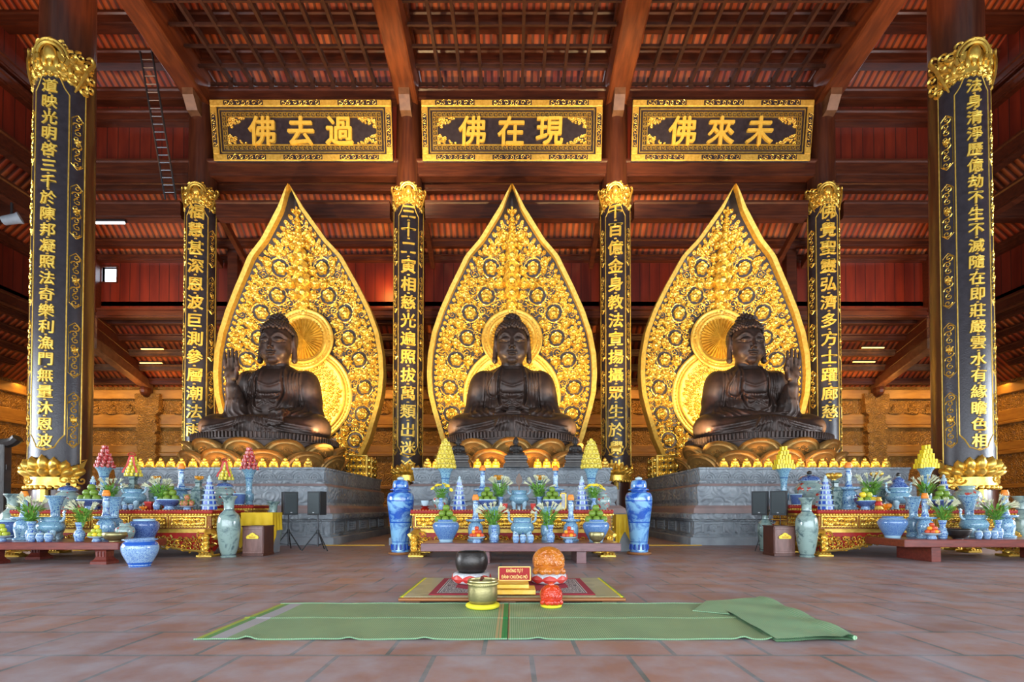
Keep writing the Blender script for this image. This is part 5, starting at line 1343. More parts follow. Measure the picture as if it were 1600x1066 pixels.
# towers of offerings --------------------------------------------
def tower_fruit():
    t = empty('offering_tower', '', 'offering tower')
    rows = ((.30, 15, .0), (.27, 14, .17), (.23, 12, .33), (.185, 10, .48), (.14, 8, .62), (.09, 5, .75))
    for r, n, z in rows:
        mb = MB().add(lathe([(r, z), (r * .95, z + .14), (r*.6, z + .16)], 20))
        for i in range(n): a = 2*PI*i/n; mb.add(sphere((.055, .055, .075), 8, 6), ((r + .01)*math.cos(a), (r + .01)*math.sin(a), z + .07)); mb.add(ring(.07, .012, 8, 3), ((r + .03)*math.cos(a), (r + .03)*math.sin(a), z + .10), (0, 0, a + PI/2))
        mb.build('tier', M['towergold'], t)
    one('tip', sphere((.07, .07, .1), 10, 8, (0, 0, .92)), 'towergold', True, t); return t
def tower_cans(cm, ribbon=False):
    def b():
        t = empty('offering_tower', '', 'offering tower'); n0 = 9
        for k_ in range(6):
            mb = MB(); z = k_ * .155; R = .31 * (1 - k_ / 6.6)
            for rr, n in ((R, max(3, int(R * 36))), (R * .5, max(2, int(R * 16)))):
                for i in range(n): a = 2*PI*(i + .5*(k_ % 2))/n; mb.add(lathe([(.042, z), (.050, z + .012), (.050, z + .125), (.040, z + .145)], 8), (rr*math.cos(a), rr*math.sin(a), 0))
            mb.build('tier', M[cm], t)
        if ribbon:
            c = MB()
            for s in (-1, 1):
                G = np.array([[(s*(.02 + .30*v) + w*.05, -.12 - .12*v, .98 - .85*v + .06*math.sin(v*9)) for w in (-1, 1)] for v in np.linspace(0, 1, 12)]); V, F = sheet(G); c.add((V, F))
                c.add(tube([(s*.16*math.cos(a), -.12, .99 + .09*math.sin(a)) for a in np.linspace(0, 2*PI, 14)], .04, 5, flat=.4))
            c.build('ribbon', M['cushred'], t)
        return t
    return b
def tower_boxes():
    t = empty('offering_tower', '', 'offering tower')
    for k_, (w, h0, h1) in enumerate(((.42, 0, .22), (.36, .22, .42), (.27, .42, .62), (.20, .62, .82), (.14, .82, 1.0))):
        mb = MB(); n = max(2, int(w / .055))
        for i in range(n):
            for y in (-w*.4, 0, w*.4): mb.add(box(-.05, .05, -.05, .05, h0, h1 - .01 + .02 * ((i*7 + k_) % 3), .008), (-w + (i + .5) * 2*w/n, y, 0))
        mb.build('tier', M['boxyellow'], t, False)
    return t
def m_print(name, c1, c2, c3, sc):
    m, N, L, b = newmat(name); co = coords(N, L); v = N.new('ShaderNodeTexVoronoi'); v.inputs['Scale'].default_value = sc; L.new(co, v.inputs[0])
    L.new(ramp(N, L, v.outputs[1], [(.0, c1), (.45, c2), (.72, c3)], 'CONSTANT'), b.inputs['Base Color']); b.inputs['Roughness'].default_value = .35; return m
M['towergold'] = m_print('gold_foil_wrap', (.72, .55, .05), (.80, .64, .10), (.55, .42, .03), 22)
M['canpink'] = m_print('red_white_can', (.48, .012, .02), (.56, .22, .20), (.48, .03, .015), 24)
M['canyellow'] = m_print('yellow_can', (.85, .66, .02), (.80, .70, .08), (.50, .42, .05), 24)
M['boxyellow'] = m_print('yellow_carton', (.90, .70, .01), (.85, .62, .02), (.62, .48, .03), 20)

# ================================================================ PLACING THE OFFERINGS
def put(kind, builder, px, D, z, hpx, label, group=None, hunit=1.0, rz=0, py=None):
    wide = {'darkbowl': 1.25, 'dark2': 1.25, 'fb': 1.12, 'pot': 1.16}.get(kind, 1)
    """stand a unit-height thing on a surface; px centre, hpx height in the 1600-wide photo at depth D"""
    h = hpx * D / 800 / hunit
    o = inst(kind, builder, (xat(px, D, py or 780), D, z), label, group, rz, h)
    o.scale = (h * wide, h * wide, h); return o
PZ = 2.705
# ---- left side
L1 = 'on the left low table'; L2 = 'on the left altar'; L3 = 'on the tall rear altar at the left'
R1 = 'on the right low table'; R2 = 'on the right altar'; R3 = 'on the tall rear altar at the right'
C1 = 'on the middle low table'; C2 = 'on the middle altar'
put('darkbowl', dark_bowl, 12, 12.6, ZL, 30, 'dark blue fish bowl %s at its far end' % L1)
put('gu_s', gu_short, 87, 12.75, ZL, 66, 'blue trumpet vase behind the incense burner %s' % L1)
put('cand', candlestick(), 38, 12.3, ZL, 76, 'blue candlestick with orange candle beside the far bouquet %s' % L1, rz=.3)
put('bud', bud_vase, 50, 11.9, ZL, 30, 'small flower vase holding lilies behind three cups, far end %s' % L1)
put('lily1', bouquet('lily', 1), 49, 11.9, ZL + .42, 42, 'white lily bouquet beside the far candlestick %s' % L1)
put('censer', censer, 80, 12.3, ZL, 45, 'blue tripod incense burner with upright handles %s' % L1, hunit=1.12)
for i, px in enumerate((51, 64, 77)): put('sjar', small_jar, px, 11.62, ZL, 16, '%s blue-and-white lidded cup of three %s' % (('outermost', 'middle', 'innermost')[i], L1))
put('bud', bud_vase, 125, 11.75, ZL, 29, 'small flower vase of lilies beside the citrus plate %s' % L1)
put('lily2', bouquet('lily', 2), 130, 11.75, ZL + .40, 36, 'white lily bouquet beside the citrus plate %s' % L1)
put('cand', candlestick(), 166, 12.4, ZL, 77, 'blue candlestick with orange candle behind the citrus plate %s' % L1)
put('gu_s', gu_short, 179, 12.85, ZL, 64, 'blue trumpet vase behind the near candlestick %s' % L1)
o = put('dish', plate_dish, 152, 11.72, ZL, 8, 'small white dish of citrus fruit %s' % L1); o.scale = (.36, .36, .12)
place_pile('on the white dish %s' % L1, ['lime', 'lemon', 'lime'], o.location.x, o.location.y, ZL + .10, .115, PYR6, 'citrus on the left dish', 'citrus')
o = put('bbowl', shallow_bowl, 180, 11.75, ZL, 14, 'wide shallow brass bowl at the end of the left low table'); o.scale = (.48, .48, .2)
put('rjar', round_jar, 196, 12.12, ZL, 27, 'round crackle jar with red painting beside the brass bowl %s' % L1)
put('dark2', dark_bowl, 226, 12.72, ZL, 31, 'dark blue fish bowl at the inner rear corner %s' % L1)
o = put('dish', plate_dish, 4, 11.8, ZL, 9, 'white dish of green fruit at the picture edge %s' % L1); o.scale = (.36, .36, .13)
place_pile('on the edge dish %s' % L1, 'lime', o.location.x, o.location.y, ZL + .11, .12, PYR6, 'citrus on the edge dish', 'green citrus')
put('pot', floor_pot, 220, 11.1, 0, 43, 'large blue-and-white planter pot standing on the floor by the left low table')
put('fvase', floor_vase, 21, 13.6, 0, 96, 'tall pale floor vase behind the far end of the left low table')
# left altar
put('pag', pagoda, 145, 14.2, ALT, 52, 'blue-and-white porcelain pagoda behind the far pomelo stand %s' % L2)
put('ljar', jar_lidded, 106, 14.2, ALT, 42, 'lidded crackle jar with red painting at the outer end %s' % L2)
FB = []
for px, D, z, w in ((142, 13.6, ALT, 'the outer fruit stand on the left altar'), (265, 13.7, ALT, 'the inner fruit stand on the left altar')):
    o = put('fstand', footed_bowl, px, D, z, 16, 'blue footed stand of green pomelos, %s' % w); o.scale = (.62, .62, .27)
    place_pile('on %s' % w, 'pomelo', o.location.x, o.location.y, z + .22, .19, PYR, 'pomelos on ' + w, 'green pomelo')
put('bud', bud_vase, 172, 14.0, ALT, 20, 'small flower vase between outer pomelos and blue burner %s' % L2)
put('lily3', bouquet('lily', 3), 173, 14.0, ALT + .30, 31, 'white lily bouquet between outer pomelos and blue burner %s' % L2)
put('censer', censer, 209, 14.1, ALT, 41, 'blue tripod incense burner under the ribboned yellow tower %s' % L2, hunit=1.12)
for i, px in enumerate((187, 196, 205)): put('sjar', small_jar, px, 13.5, ALT, 10, '%s of three tiny blue cups before the burner %s' % (('outermost', 'middle', 'innermost')[i], L2))
put('lcor', lotus_candle('orange'), 224, 13.5, ALT, 9, 'small orange lotus lamp at the front edge %s' % L2)
put('sq', square_vase, 208, 14.6, ALT, 52, 'square dark vase carrying the ribboned yellow tower above the burner %s' % L2)
put('tcan', tower_cans('canyellow', True), 208, 14.6, ALT + 52*14.6/800, 34, 'yellow can tower with red ribbon above the burner %s' % L2)
put('sq', square_vase, 244, 14.5, ALT, 46, 'square dark vase behind the inner lilies %s' % L2)
put('lcamb', lotus_candle('amber'), 244, 14.5, ALT + 46*14.5/800, 11, 'amber lotus lamp on the square vase behind the inner lilies %s' % L2)
put('bud', bud_vase, 245, 13.6, ALT, 20, 'small flower vase of lilies beside the inner pomelo stand %s' % L2)
put('lily4', bouquet('lily', 4), 249, 13.6, ALT + .27, 33, 'white lily bouquet beside the inner pomelo stand %s' % L2)
t_ = empty('gift_box', 'small red box between the burner and inner flower vase %s' % L2, 'box', (xat(234, 13.7), 13.7, ALT)); one('body', box(-.09, .09, -.08, .08, 0, .16, .01), 'red', False, t_); one('lid', box(-.1, .1, -.09, .09, .16, .22, .01), 'cushred', False, t_)
put('candT', candlestick(), 283, 14.4, ALT, 72, 'tall blue candlestick behind the dragon fruit %s' % L2)
o = put('dish', plate_dish, 293, 13.5, ALT, 6, 'white dish of dragon fruit %s' % L2); o.scale = (.40, .40, .10)
for i, (dx, dy, dz, w) in enumerate(((-.12, -.02, 0, 'outer'), (.0, -.08, 0, 'front'), (.12, -.02, 0, 'inner'), (.0, .08, .02, 'rear'), (-.01, .0, .15, 'topmost'))):
    inst('f_dragon', dragon, (o.location.x + dx, o.location.y + dy, ALT + .17 + dz), '%s red dragon fruit of the heap on the white dish %s' % (w, L2), 'dragon fruit on the left altar', i, .16)
put('sq', square_vase, 310, 14.2, ALT, 46, 'square dark vase beside the inner pagoda %s' % L2)
put('lcamb', lotus_candle('amber'), 311, 14.2, ALT + 46*14.2/800, 11, 'amber lotus lamp on the square vase beside the inner pagoda %s' % L2)
put('pag', pagoda, 327, 13.6, ALT, 53, 'blue-and-white porcelain pagoda at the inner corner %s' % L2)
# left rear altar
put('gu', gu_vase, 162, 15.4, RZ, 58, 'trumpet vase carrying the outer red can tower %s' % L3)
put('tred', tower_cans('canpink'), 163, 15.4, RZ + 58*15.4/800, 38, 'red and white can tower by the left front column')
put('ljar', jar_lidded, 351, 15.4, RZ, 40, 'lidded crackle jar under the ribboned yellow cans %s' % L3)
put('tcan', tower_cans('canyellow', True), 353, 15.4, RZ + 40*15.4/800 - .02, 31, 'yellow can tower with red ribbon on the rear lidded jar')
put('rbowl', rear_bowl, 374, 15.25, RZ, 18, 'dark blue straight bowl at the inner end %s' % L3)
put('gu', gu_vase, 389, 15.75, RZ, 55, 'trumpet vase carrying the inner red can tower %s' % L3)
put('tred', tower_cans('canpink'), 389, 15.75, RZ + 55*15.75/800, 38, 'red and white can tower before the left throne')
# ---- centre, low table
for px, w in ((697, 'left'), (931, 'right')):
    o = put('fb', fish_bowl, px, 12.2, ZC, 34, 'blue fish bowl holding pomelos at the %s end of the middle low table' % w)
    place_pile('in the %s fish bowl on the middle low table' % w, 'pomelo', o.location.x, o.location.y, ZC + 34*12.2/800 - .07, .175, PYR, 'pomelos in the %s fish bowl' % w, 'green pomelo')
for px, w in ((743, 'left'), (892, 'right')):
    put('cand', candlestick(), px, 12.4, ZC, 72, 'blue candlestick with orange candle, %s of the burner %s' % (w, C1))
for px, w in ((745, 'left'), (889, 'right')):
    o = put('dish', plate_dish, px, 11.75, ZC, 9, 'white footed dish of apples, %s of the burner %s' % (w, C1)); o.scale = (.40, .40, .14)
    place_pile('on the %s apple dish, middle low table' % w, ['apple', 'apple', 'tangerine'], o.location.x, o.location.y, ZC + .12, .105, PYRS, 'apples on the %s dish' % w, 'red apple')
for px, bx_, w, sd in ((772, 770, 'left', 5), (860, 857, 'right', 6)):
    put('gu_s', gu_short, px - (0 if w == 'left' else 6), 12.6, ZC, 52, 'blue trumpet vase behind the %s lilies %s' % (w, C1))
    put('bud', bud_vase, px, 11.8, ZC, 27, 'small flower vase of lilies %s of the burner %s' % (w, C1))
    put('lily%d' % sd, bouquet('lily', sd), bx_, 11.8, ZC + .36, 37, 'white lily bouquet %s of the burner %s' % (w, C1))
put('censer', censer, 816, 12.3, ZC, 46, 'blue tripod incense burner with tall handles %s' % C1, hunit=1.12)
for i, px in enumerate((806, 817, 829)): put('sjar', small_jar, px, 11.68, ZC, 15, '%s blue-and-white lidded cup of the three %s' % (('first', 'middle', 'last')[i], C1))
o = put('bbowl', shallow_bowl, 932, 11.72, ZC, 16, 'small brass bowl before the pomelo fish bowl %s' % C1); o.scale = (.36, .36, .23)
# ---- centre, altar
for px, w in ((688, 'left'), (942, 'right')):
    put('rjar', round_jar, px, 13.75, ALT, 25, 'round crackle jar with red painting at the %s end of the middle altar' % w)
for px, bx_, w, sd in ((689, 689, 'left', 7), (928, 928, 'right', 8)):
    put('bud', bud_vase, px, 13.45, ALT, 18, 'small vase of yellow flowers at the %s end of the middle altar' % w)
    put('yel%d' % sd, bouquet('yellow', sd), bx_, 13.45, ALT + .26, 28, 'yellow flower bouquet at the %s end of the middle altar' % w)
for px, w in ((696, 'left'), (924, 'right')):
    put('gu', gu_vase, px, 14.4, ALT, 64, 'slender trumpet vase carrying the %s gold offering tower %s' % (w, C2))
    put('tfruit', tower_fruit, px, 14.4, ALT + 64*14.4/800, 47, 'gold foil offering tower, %s one %s' % (w, C2))
for px, w in ((718, 'left'), (909, 'right')): put('pag', pagoda, px, 13.7, ALT, 52, 'blue-and-white porcelain pagoda on the %s half of the middle altar' % w)
for px, w in ((754, 'left'), (868, 'right')): put('candT', candlestick(), px, 14.4, ALT, 69, 'tall blue candlestick behind the %s pomelo stand %s' % (w, C2))
for px, w in ((761, 'left'), (863, 'right')):
    o = put('fstand', footed_bowl, px, 13.6, ALT, 15, 'blue footed stand of pomelos on the %s half of the middle altar' % w); o.scale = (.53, .53, .26)
    place_pile('on the %s stand of the middle altar' % w, 'pomelo', o.location.x, o.location.y, ALT + .21, .165, PYR, 'pomelos on the %s middle stand' % w, 'green pomelo')
for px, lx, w, sd in ((782, 780, 'left', 9), (843, 842, 'right', 10)):
    put('cylv', cyl_vase, px, 13.8, ALT, 20, 'straight flower vase %s of the burner %s' % (w, C2))
    put('lily%d' % sd, bouquet('lily', sd), lx, 13.8, ALT + .30, 34, 'white lily bouquet %s of the burner %s' % (w, C2))
    put('sq', square_vase, lx - 1 if w == 'left' else 844, 14.6, ALT, 46, 'square dark vase behind the %s lilies %s' % (w, C2))
    put('lcamb', lotus_candle('amber'), lx - 1 if w == 'left' else 844, 14.6, ALT + 46*14.6/800, 13, 'amber lotus lamp above the %s lilies %s' % (w, C2))
put('censer', censer, 811, 13.9, ALT, 38, 'blue tripod incense burner with a fan plaque behind %s' % C2, hunit=1.12)
t_ = empty('incense_fan', 'red-brown leaf-shaped fan plaque on a stick behind the burner %s' % C2, 'ornament', (xat(811, 14.25), 14.25, ALT))
one('stick', tube([(0, 0, 0), (0, 0, .75)], .012, 6), 'brown', True, t_)
one('leaf', prism([(-.04, .68), (-.09, .78), (-.085, .88), (0, 1.02), (.085, .88), (.09, .78), (.04, .68)], -.012, .012, 1), 'carp', False, t_); one('foot', lathe([(.08, 0), (.08, .02), (.02, .05)], 12), 'brown', True, t_)
t_ = empty('picture_frame', 'small gold picture frame standing by the right pomelo stand %s' % C2, 'picture frame', (xat(880, 13.75), 13.75, ALT)); mb = MB()
for g in ((-.09, .09, .42, .46), (-.09, .09, 0, .04), (-.09, -.05, 0, .46), (.05, .09, 0, .46)): mb.add(box(g[0], g[1], -.02, .02, g[2], g[3], .006))
mb.build('frame', M['goldpaint'], t_, False); one('picture', box(-.06, .06, -.004, .01, .03, .43), 'cushwhite', False, t_)
t_ = empty('cup_stand', 'red cup stand with a pale cup at the left end of the middle altar', 'cup', (xat(664, 13.6), 13.6, ALT)); one('stand', lathe([(.10, 0), (.12, .03), (.06, .06), (.13, .1)], 16), 'red', True, t_); one('cup', lathe([(.05, .1), (.09, .14), (.11, .24), (.1, .24), (.05, .15)], 16), 'white', True, t_)
for px, w, i in ((789, 'left', 0), (833, 'right', 1)): 
    put('tinycup', lathed('tea_cup', 'cup', [(.22, 0), (.25, .05), (.4, .5), (.5, 1.0), (.46, 1.0), (.2, .2)], 'cushred', 14), px, 13.5, ALT, 9, 'tiny reddish tea cup %s of the burner %s' % (w, C2))
# ---- right side
put('fb', fish_bowl, 1394, 12.75, ZR, 33, 'blue fish bowl at the inner rear corner %s' % R1)
put('gu_s', gu_short, 1427, 13.02, ZR, 62, 'blue trumpet vase beside the fish bowl %s' % R1)
put('cand', candlestick(), 1445, 12.55, ZR, 70, 'blue candlestick with orange candle behind the apples %s' % R1)
o = put('dish', plate_dish, 1455, 12.2, ZR, 9, 'white footed dish of apples %s' % R1); o.scale = (.40, .40, .14)
place_pile('on the apple dish %s' % R1, ['apple', 'apple', 'tangerine'], o.location.x, o.location.y, ZR + .12, .11, PYRS, 'apples on the right dish', 'red apple')
put('bud', bud_vase, 1472, 12.3, ZR, 28, 'small flower vase of lilies beside the black bowl %s' % R1)
put('lily11', bouquet('lily', 11), 1474, 12.3, ZR + .40, 37, 'white lily bouquet beside the apples %s' % R1)
put('gu_s', gu_short, 1514, 13.05, ZR, 64, 'blue trumpet vase behind the incense burner %s' % R1)
o = put('ibowl', iron_bowl, 1496, 12.2, ZR, 15, 'wide shallow black bowl before the incense burner %s' % R1); o.scale = (.50, .50, .23)
put('censer', censer, 1521, 12.7, ZR, 45, 'blue tripod incense burner with upright handles %s' % R1, hunit=1.12)
for i, px in enumerate((1528, 1541, 1552)): put('sjar', small_jar, px, 12.2, ZR, 15, '%s blue-and-white lidded cup of three %s' % (('innermost', 'middle', 'outermost')[i], R1))
put('bud', bud_vase, 1558, 12.4, ZR, 28, 'small flower vase of lilies behind the three cups %s' % R1)
put('lily12', bouquet('lily', 12), 1555, 12.4, ZR + .40, 39, 'white lily bouquet above the three cups %s' % R1)
put('cand', candlestick(), 1570, 12.8, ZR, 74, 'blue candlestick with orange candle at the outer end %s' % R1)
put('fvase', floor_vase, 1596, 13.7, 0, 92, 'tall pale floor vase behind the outer end of the right low table')
# right altar
put('pag', pagoda, 1290, 13.8, ALT, 53, 'blue-and-white porcelain pagoda at the inner corner %s' % R2)
put('sq', square_vase, 1305, 14.35, ALT, 46, 'square dark vase beside the inner pagoda %s' % R2)
put('lcgold', lotus_candle('gold'), 1303, 14.35, ALT + 46*14.35/800, 19, 'golden lotus lamp on the square vase beside the inner pagoda %s' % R2)
put('candT', candlestick(), 1326, 14.4, ALT, 74, 'tall blue candlestick behind the inner fruit stand %s' % R2)
o = put('fstand', footed_bowl, 1352, 13.75, ALT, 14, 'blue footed stand of mixed citrus and grapes %s' % R2); o.scale = (.52, .52, .24)
place_pile('on the inner stand %s' % R2, ['lime', 'pomelo', 'lemon'], o.location.x, o.location.y, ALT + .19, .17, PYR, 'citrus on the inner right stand', 'citrus')
t_ = MB(); rn = random.Random(4)
for i in range(26): t_.add(sphere(.022, 8, 6), (rn.uniform(-.07, .07), rn.uniform(-.05, .05), rn.uniform(-.06, .09)))
t_ = tag(t_.build('grape_bunch', M['grape']), 'dark grape bunch hanging over the citrus stand %s' % R2, 'fruit'); t_.location = (o.location.x - .26, o.location.y - .05, ALT + .30)
put('cylv', cyl_vase, 1364, 14.2, ALT, 22, 'straight flower vase behind the citrus stand %s' % R2)
put('lily13', bouquet('lily', 13), 1361, 14.2, ALT + .34, 38, 'white lily bouquet behind the citrus stand %s' % R2)
put('sq', square_vase, 1371, 14.7, ALT, 50, 'square dark vase behind the inner lilies %s' % R2)
put('lcgold', lotus_candle('gold'), 1370, 14.7, ALT + 50*14.7/800, 15, 'golden lotus lamp above the inner lilies %s' % R2)
t_ = empty('paper_lantern', 'small red and gold tiered lantern beside the citrus stand %s' % R2, 'lantern', (xat(1373, 13.52), 13.52, ALT))
for k_ in range(3): one('tier', lathe([(.09 - k_*.015, k_*.11), (.11 - k_*.015, k_*.11 + .02), (.08 - k_*.015, k_*.11 + .09), (.12 - k_*.02, k_*.11 + .10), (.05, k_*.11 + .12)], 8), 'cushred' if k_ % 2 else 'goldpaint', False, t_)
put('lcor', lotus_candle('orange'), 1382, 13.6, ALT, 16, 'orange lotus lamp before the lidded burner %s' % R2)
o = put('censer', censer, 1404, 14.1, ALT, 42, 'blue tripod incense burner with a domed lid %s' % R2, hunit=1.12)
l_ = one('lid', lathe(smoothprof([(.36, .88), (.37, .92), (.28, 1.05), (.2, 1.15), (.22, 1.22), (.1, 1.34), (.05, 1.4)]), 24), 'p_dark', True, o); one('knob', sphere((.08, .08, .10), 8, 6, (0, 0, 1.44)), 'ironblack', True, l_)
put('bud', bud_vase, 1447, 14.1, ALT, 22, 'small flower vase of lilies beside the outer pomelos %s' % R2)
put('lily14', bouquet('lily', 14), 1447, 14.1, ALT + .34, 33, 'white lily bouquet beside the outer pomelos %s' % R2)
put('pag', pagoda, 1475, 14.6, ALT, 54, 'blue-and-white porcelain pagoda behind the outer pomelos %s' % R2)
o = put('fstand', footed_bowl, 1472, 13.75, ALT, 15, 'blue footed stand of pomelos at the outer end %s' % R2); o.scale = (.60, .60, .26)
place_pile('on the outer stand %s' % R2, 'pomelo', o.location.x, o.location.y, ALT + .21, .18, PYR, 'pomelos on the outer right stand', 'green pomelo')
put('rjar', round_jar, 1511, 13.95, ALT, 37, 'round crackle jar with red fish by the tall front column %s' % R2)
# right rear altar
put('gu', gu_vase, 1225, 15.9, 2.705 - 2.705 + RZ, 56, 'trumpet vase carrying the inner yellow carton tower %s' % R3)
put('tbox', tower_boxes, 1225, 15.9, RZ + 56*15.9/800, 35, 'yellow carton tower before the right throne')
put('rbowl', rear_bowl, 1244, 15.6, RZ, 17, 'dark blue straight bowl behind the loudspeakers %s' % R3)
put('ljar', jar_lidded, 1265, 15.95, RZ, 53, 'large lidded jar behind the pale floor vase %s' % R3)
put('gu', gu_vase, 1447, 15.6, RZ, 57, 'trumpet vase carrying the outer yellow carton tower %s' % R3)
put('tbox', tower_boxes, 1448, 15.6, RZ + 57*15.6/800, 36, 'yellow carton tower by the right front column')
# ---- floor vases and temple jars
put('fvase', floor_vase, 358, 13.2, 0, 95, 'tall crackle floor vase at the inner corner of the left altar')
put('fvase', floor_vase, 427, 15.3, 0, 76, 'tall crackle floor vase behind the yellow-draped stand')
put('fvase', floor_vase, 1260, 13.25, 0, 92, 'tall crackle floor vase at the inner corner of the right altar')
put('fvase', floor_vase, 1195, 15.1, 0, 64, 'tall crackle floor vase behind the donation box and loudspeaker stand')
put('tjar', temple_jar, 626, 14.1, 0, 121, 'huge blue-and-white lidded floor jar at the left of the middle altar')
put('tjar', temple_jar, 998, 14.1, 0, 121, 'huge blue-and-white lidded floor jar at the right of the middle altar')
# ================================================================ SMALL STATUES
def figurine_mesh():
    f = SDF((-.62, -.62, -.02), (.62, .5, 1.12), .035)
    f.ell((0, -.05, .10), (.46, .40, .11), .03); f.ell((0, -.08, .25), (.44, .34, .13), .05); f.ell((0, 0, .52), (.26, .2, .32), .06)
    for s in (-1, 1): f.cap((s*.24, 0, .66), (s*.33, -.06, .42), .09, .08, .04); f.cap((s*.33, -.08, .40), (s*.05, -.28, .36), .075, .06, .04); f.ell((s*.16, -.02, .88), (.03, .05, .08), .02)
    f.ell((0, -.02, .89), (.145, .15, .17), .04); f.ell((0, 0, 1.04), (.075, .08, .06), .03)
    return f.mesh()
def make_figurine():
    t = empty('gilded_figurine', '', 'figurine'); V, Q = figurine_mesh(); np_mesh('body', V, Q, M['gold'], t)
    mb = MB().add(lathe(smoothprof([(.44, 0), (.47, .03), (.44, .07), (.40, .10)]), 20))
    for i in range(12): a = 2*PI*i/12; mb.add(sphere((.11, .06, .05), 6, 4), (.43*math.cos(a), .43*math.sin(a), .06), (0, 0, a + PI/2))
    mb.build('lotus_base', M['gold'], t); return t
ORD = 'first second third fourth fifth sixth seventh eighth ninth tenth eleventh twelfth thirteenth fourteenth fifteenth sixteenth'.split()
for xs, y, w in (([219, 235, 251, 268, 284, 302, 320, 339, 357, 373, 392, 410, 428, 446, 464, 482], 18.2, 'left'),
                 ([668, 682, 746, 762, 775, 840, 854, 868, 945], 18.32, 'middle'), ([1130, 1148, 1166, 1183, 1200, 1216, 1233, 1250, 1268, 1285, 1302, 1318, 1335, 1351, 1367, 1384], 18.2, 'right')):
    for i, px in enumerate(xs):
        inst('fig', make_figurine, (xat(px, y, 722), y, 2.70), '%s tiny gilded seated figurine from the left along the %s plinth edge' % (ORD[i], w), 'gilded figurines on the %s plinth' % w, 0, .345)
def make_black():
    t = empty('black_statue', '', 'statue')
    for c in STAT['C'].children:
        o = bpy.data.objects.new('body' if c.name.startswith('body') else 'hair', c.data.copy()); C.objects.link(o); o.parent = t; o.scale = (.118,) * 3; o.location = (0, 0, .40)
        o.data.materials.clear(); o.data.materials.append(M['ironblack'])
    one('pedestal', rects([(0, 0), (0, .05), (.03, .07), (.03, .12), (.07, .15), (.07, .22), (.04, .25), (.04, .32), (.06, .34), (.06, .40)], .44, -.36, .36), 'ironblack', False, t)
    return t
for px, w in ((717, 'left'), (806, 'middle'), (898, 'right')):
    inst('blk', make_black, (xat(px, 18.2, 720), 18.02, 2.70), 'small black seated statue on a square pedestal, %s one of three on the middle plinth' % w, None, 0, 1.0)

# ================================================================ SPEAKERS, BOXES, DRAPED STANDS
def speaker():
    t = empty('loudspeaker', '', 'speaker')
    one('cabinet', prism([(-.21, -.20), (.21, -.20), (.15, .20), (-.15, .20)], 0, .70, 2), 'black', False, t)
    one('grille', box(-.185, .185, -.225, -.198, .03, .67, .012), 'grille', False, t); one('badge', box(-.025, .025, -.232, -.222, .06, .085), 'cushwhite', False, t)
    one('side_strip', box(-.215, -.188, -.215, -.15, 0, .70, .004), 'steel', False, t); return t
def stand():
    t = empty('speaker_stand', '', 'stand')
    one('pole', tube([(0, 0, .12), (0, 0, 1.08)], .022, 10), 'steel', True, t); one('collar', lathe([(.04, .50), (.045, .52), (.045, .60), (.03, .62)], 12), 'black', True, t)
    for i in range(3):
        a = 2*PI*i/3 - 2.6; c, s = math.cos(a), math.sin(a)
        one('leg', tube([(.03*c, .03*s, .56), (.45*c, .45*s, .012)], .018, 8), 'black', True, t); one('brace', tube([(.02*c, .02*s, .16), (.30*c, .30*s, .20)], .010, 6), 'steel', True, t)
    return t
for px, D, rz, w in ((451, 15.6, .75, 'outer loudspeaker beside the yellow-draped stand'), (497, 15.3, -.25, 'inner loudspeaker before the left plinth corner'),
                     (1190, 15.1, -.75, 'inner loudspeaker of the pair behind the uncovered donation box'), (1219, 14.7, -.75, 'outer loudspeaker of the pair behind the uncovered donation box')):
    x = xat(px, D); inst('spk', speaker, (x, D, 1.06), 'black %s on a tripod' % w, None, rz); o = inst('std', stand, (x, D, 0), 'black tripod stand holding the %s' % w, None, rz * .3); o.scale = (1, 1, 1) if px < 800 else (.55, .55, 1)
def donation(x, y, w, h, d, rz, label, cat='box'):
    t = empty('donation_box', label, cat, (x, y, 0), rz)
    one('body', box(-w/2 + .015, w/2 - .015, .015, d - .015, .06, h - .03, .006), 'boxwood', False, t)
    for nm, z0, z1, e in (('plinth_board', 0, .07, .02), ('top_board', h - .035, h, .025)): one(nm, box(-w/2 - e + .015, w/2 + e - .015, -e + .015, d + e - .015, z0, z1, .006), 'boxdark', False, t)
    mb = MB()
    for g in ((-w/2 + .02, w/2 - .02, .07, .13), (-w/2 + .02, w/2 - .02, h - .10, h - .035), (-w/2 + .02, -w/2 + .08, .13, h - .10), (w/2 - .08, w/2 - .02, .13, h - .10)): mb.add(box(g[0], g[1], -.004, .02, g[2], g[3], .004))
    mb.build('front_frame', M['boxwood'], t, False)
    for s in (-1, 1): one('side_panel', box(s*(w/2 - .01) - .012, s*(w/2 - .01) + .012, .03, d - .03, .07, h - .035, .003), 'boxdark', False, t)
    one('money_slot', box(-.14, .14, d*.4, d*.4 + .02, h, h + .004), 'black', False, t)
    p = prism([(-.15, -.07), (.15, -.07), (.165, -.02), (.13, .02), (.09, .03), (.06, .065), (0, .09), (-.06, .065), (-.09, .03), (-.13, .02), (-.165, -.02)], -.012, 0, 1); pl = one('plaque', (p[0] + [0, -.004, h * .66], p[1]), 'yellowpl', False, t)
    mb = MB()
    for zz, w_ in ((.02, .05), (-.015, .18), (-.042, .16)): mb.add(box(-w_/2, w_/2, -.019, -.016, h*.66 + zz - .005, h*.66 + zz + .005))
    mb.build('plaque_writing', M['red'], pl, False)
    return t
donation(xat(395, 13.45), 13.45, .56, .80, .62, 0, 'wooden donation box with yellow plaque before the yellow-draped stand')
donation(xat(1226, 13.45), 13.45, .56, .80, .62, 0, 'wooden donation box with yellow plaque, in front of the paired loudspeakers')
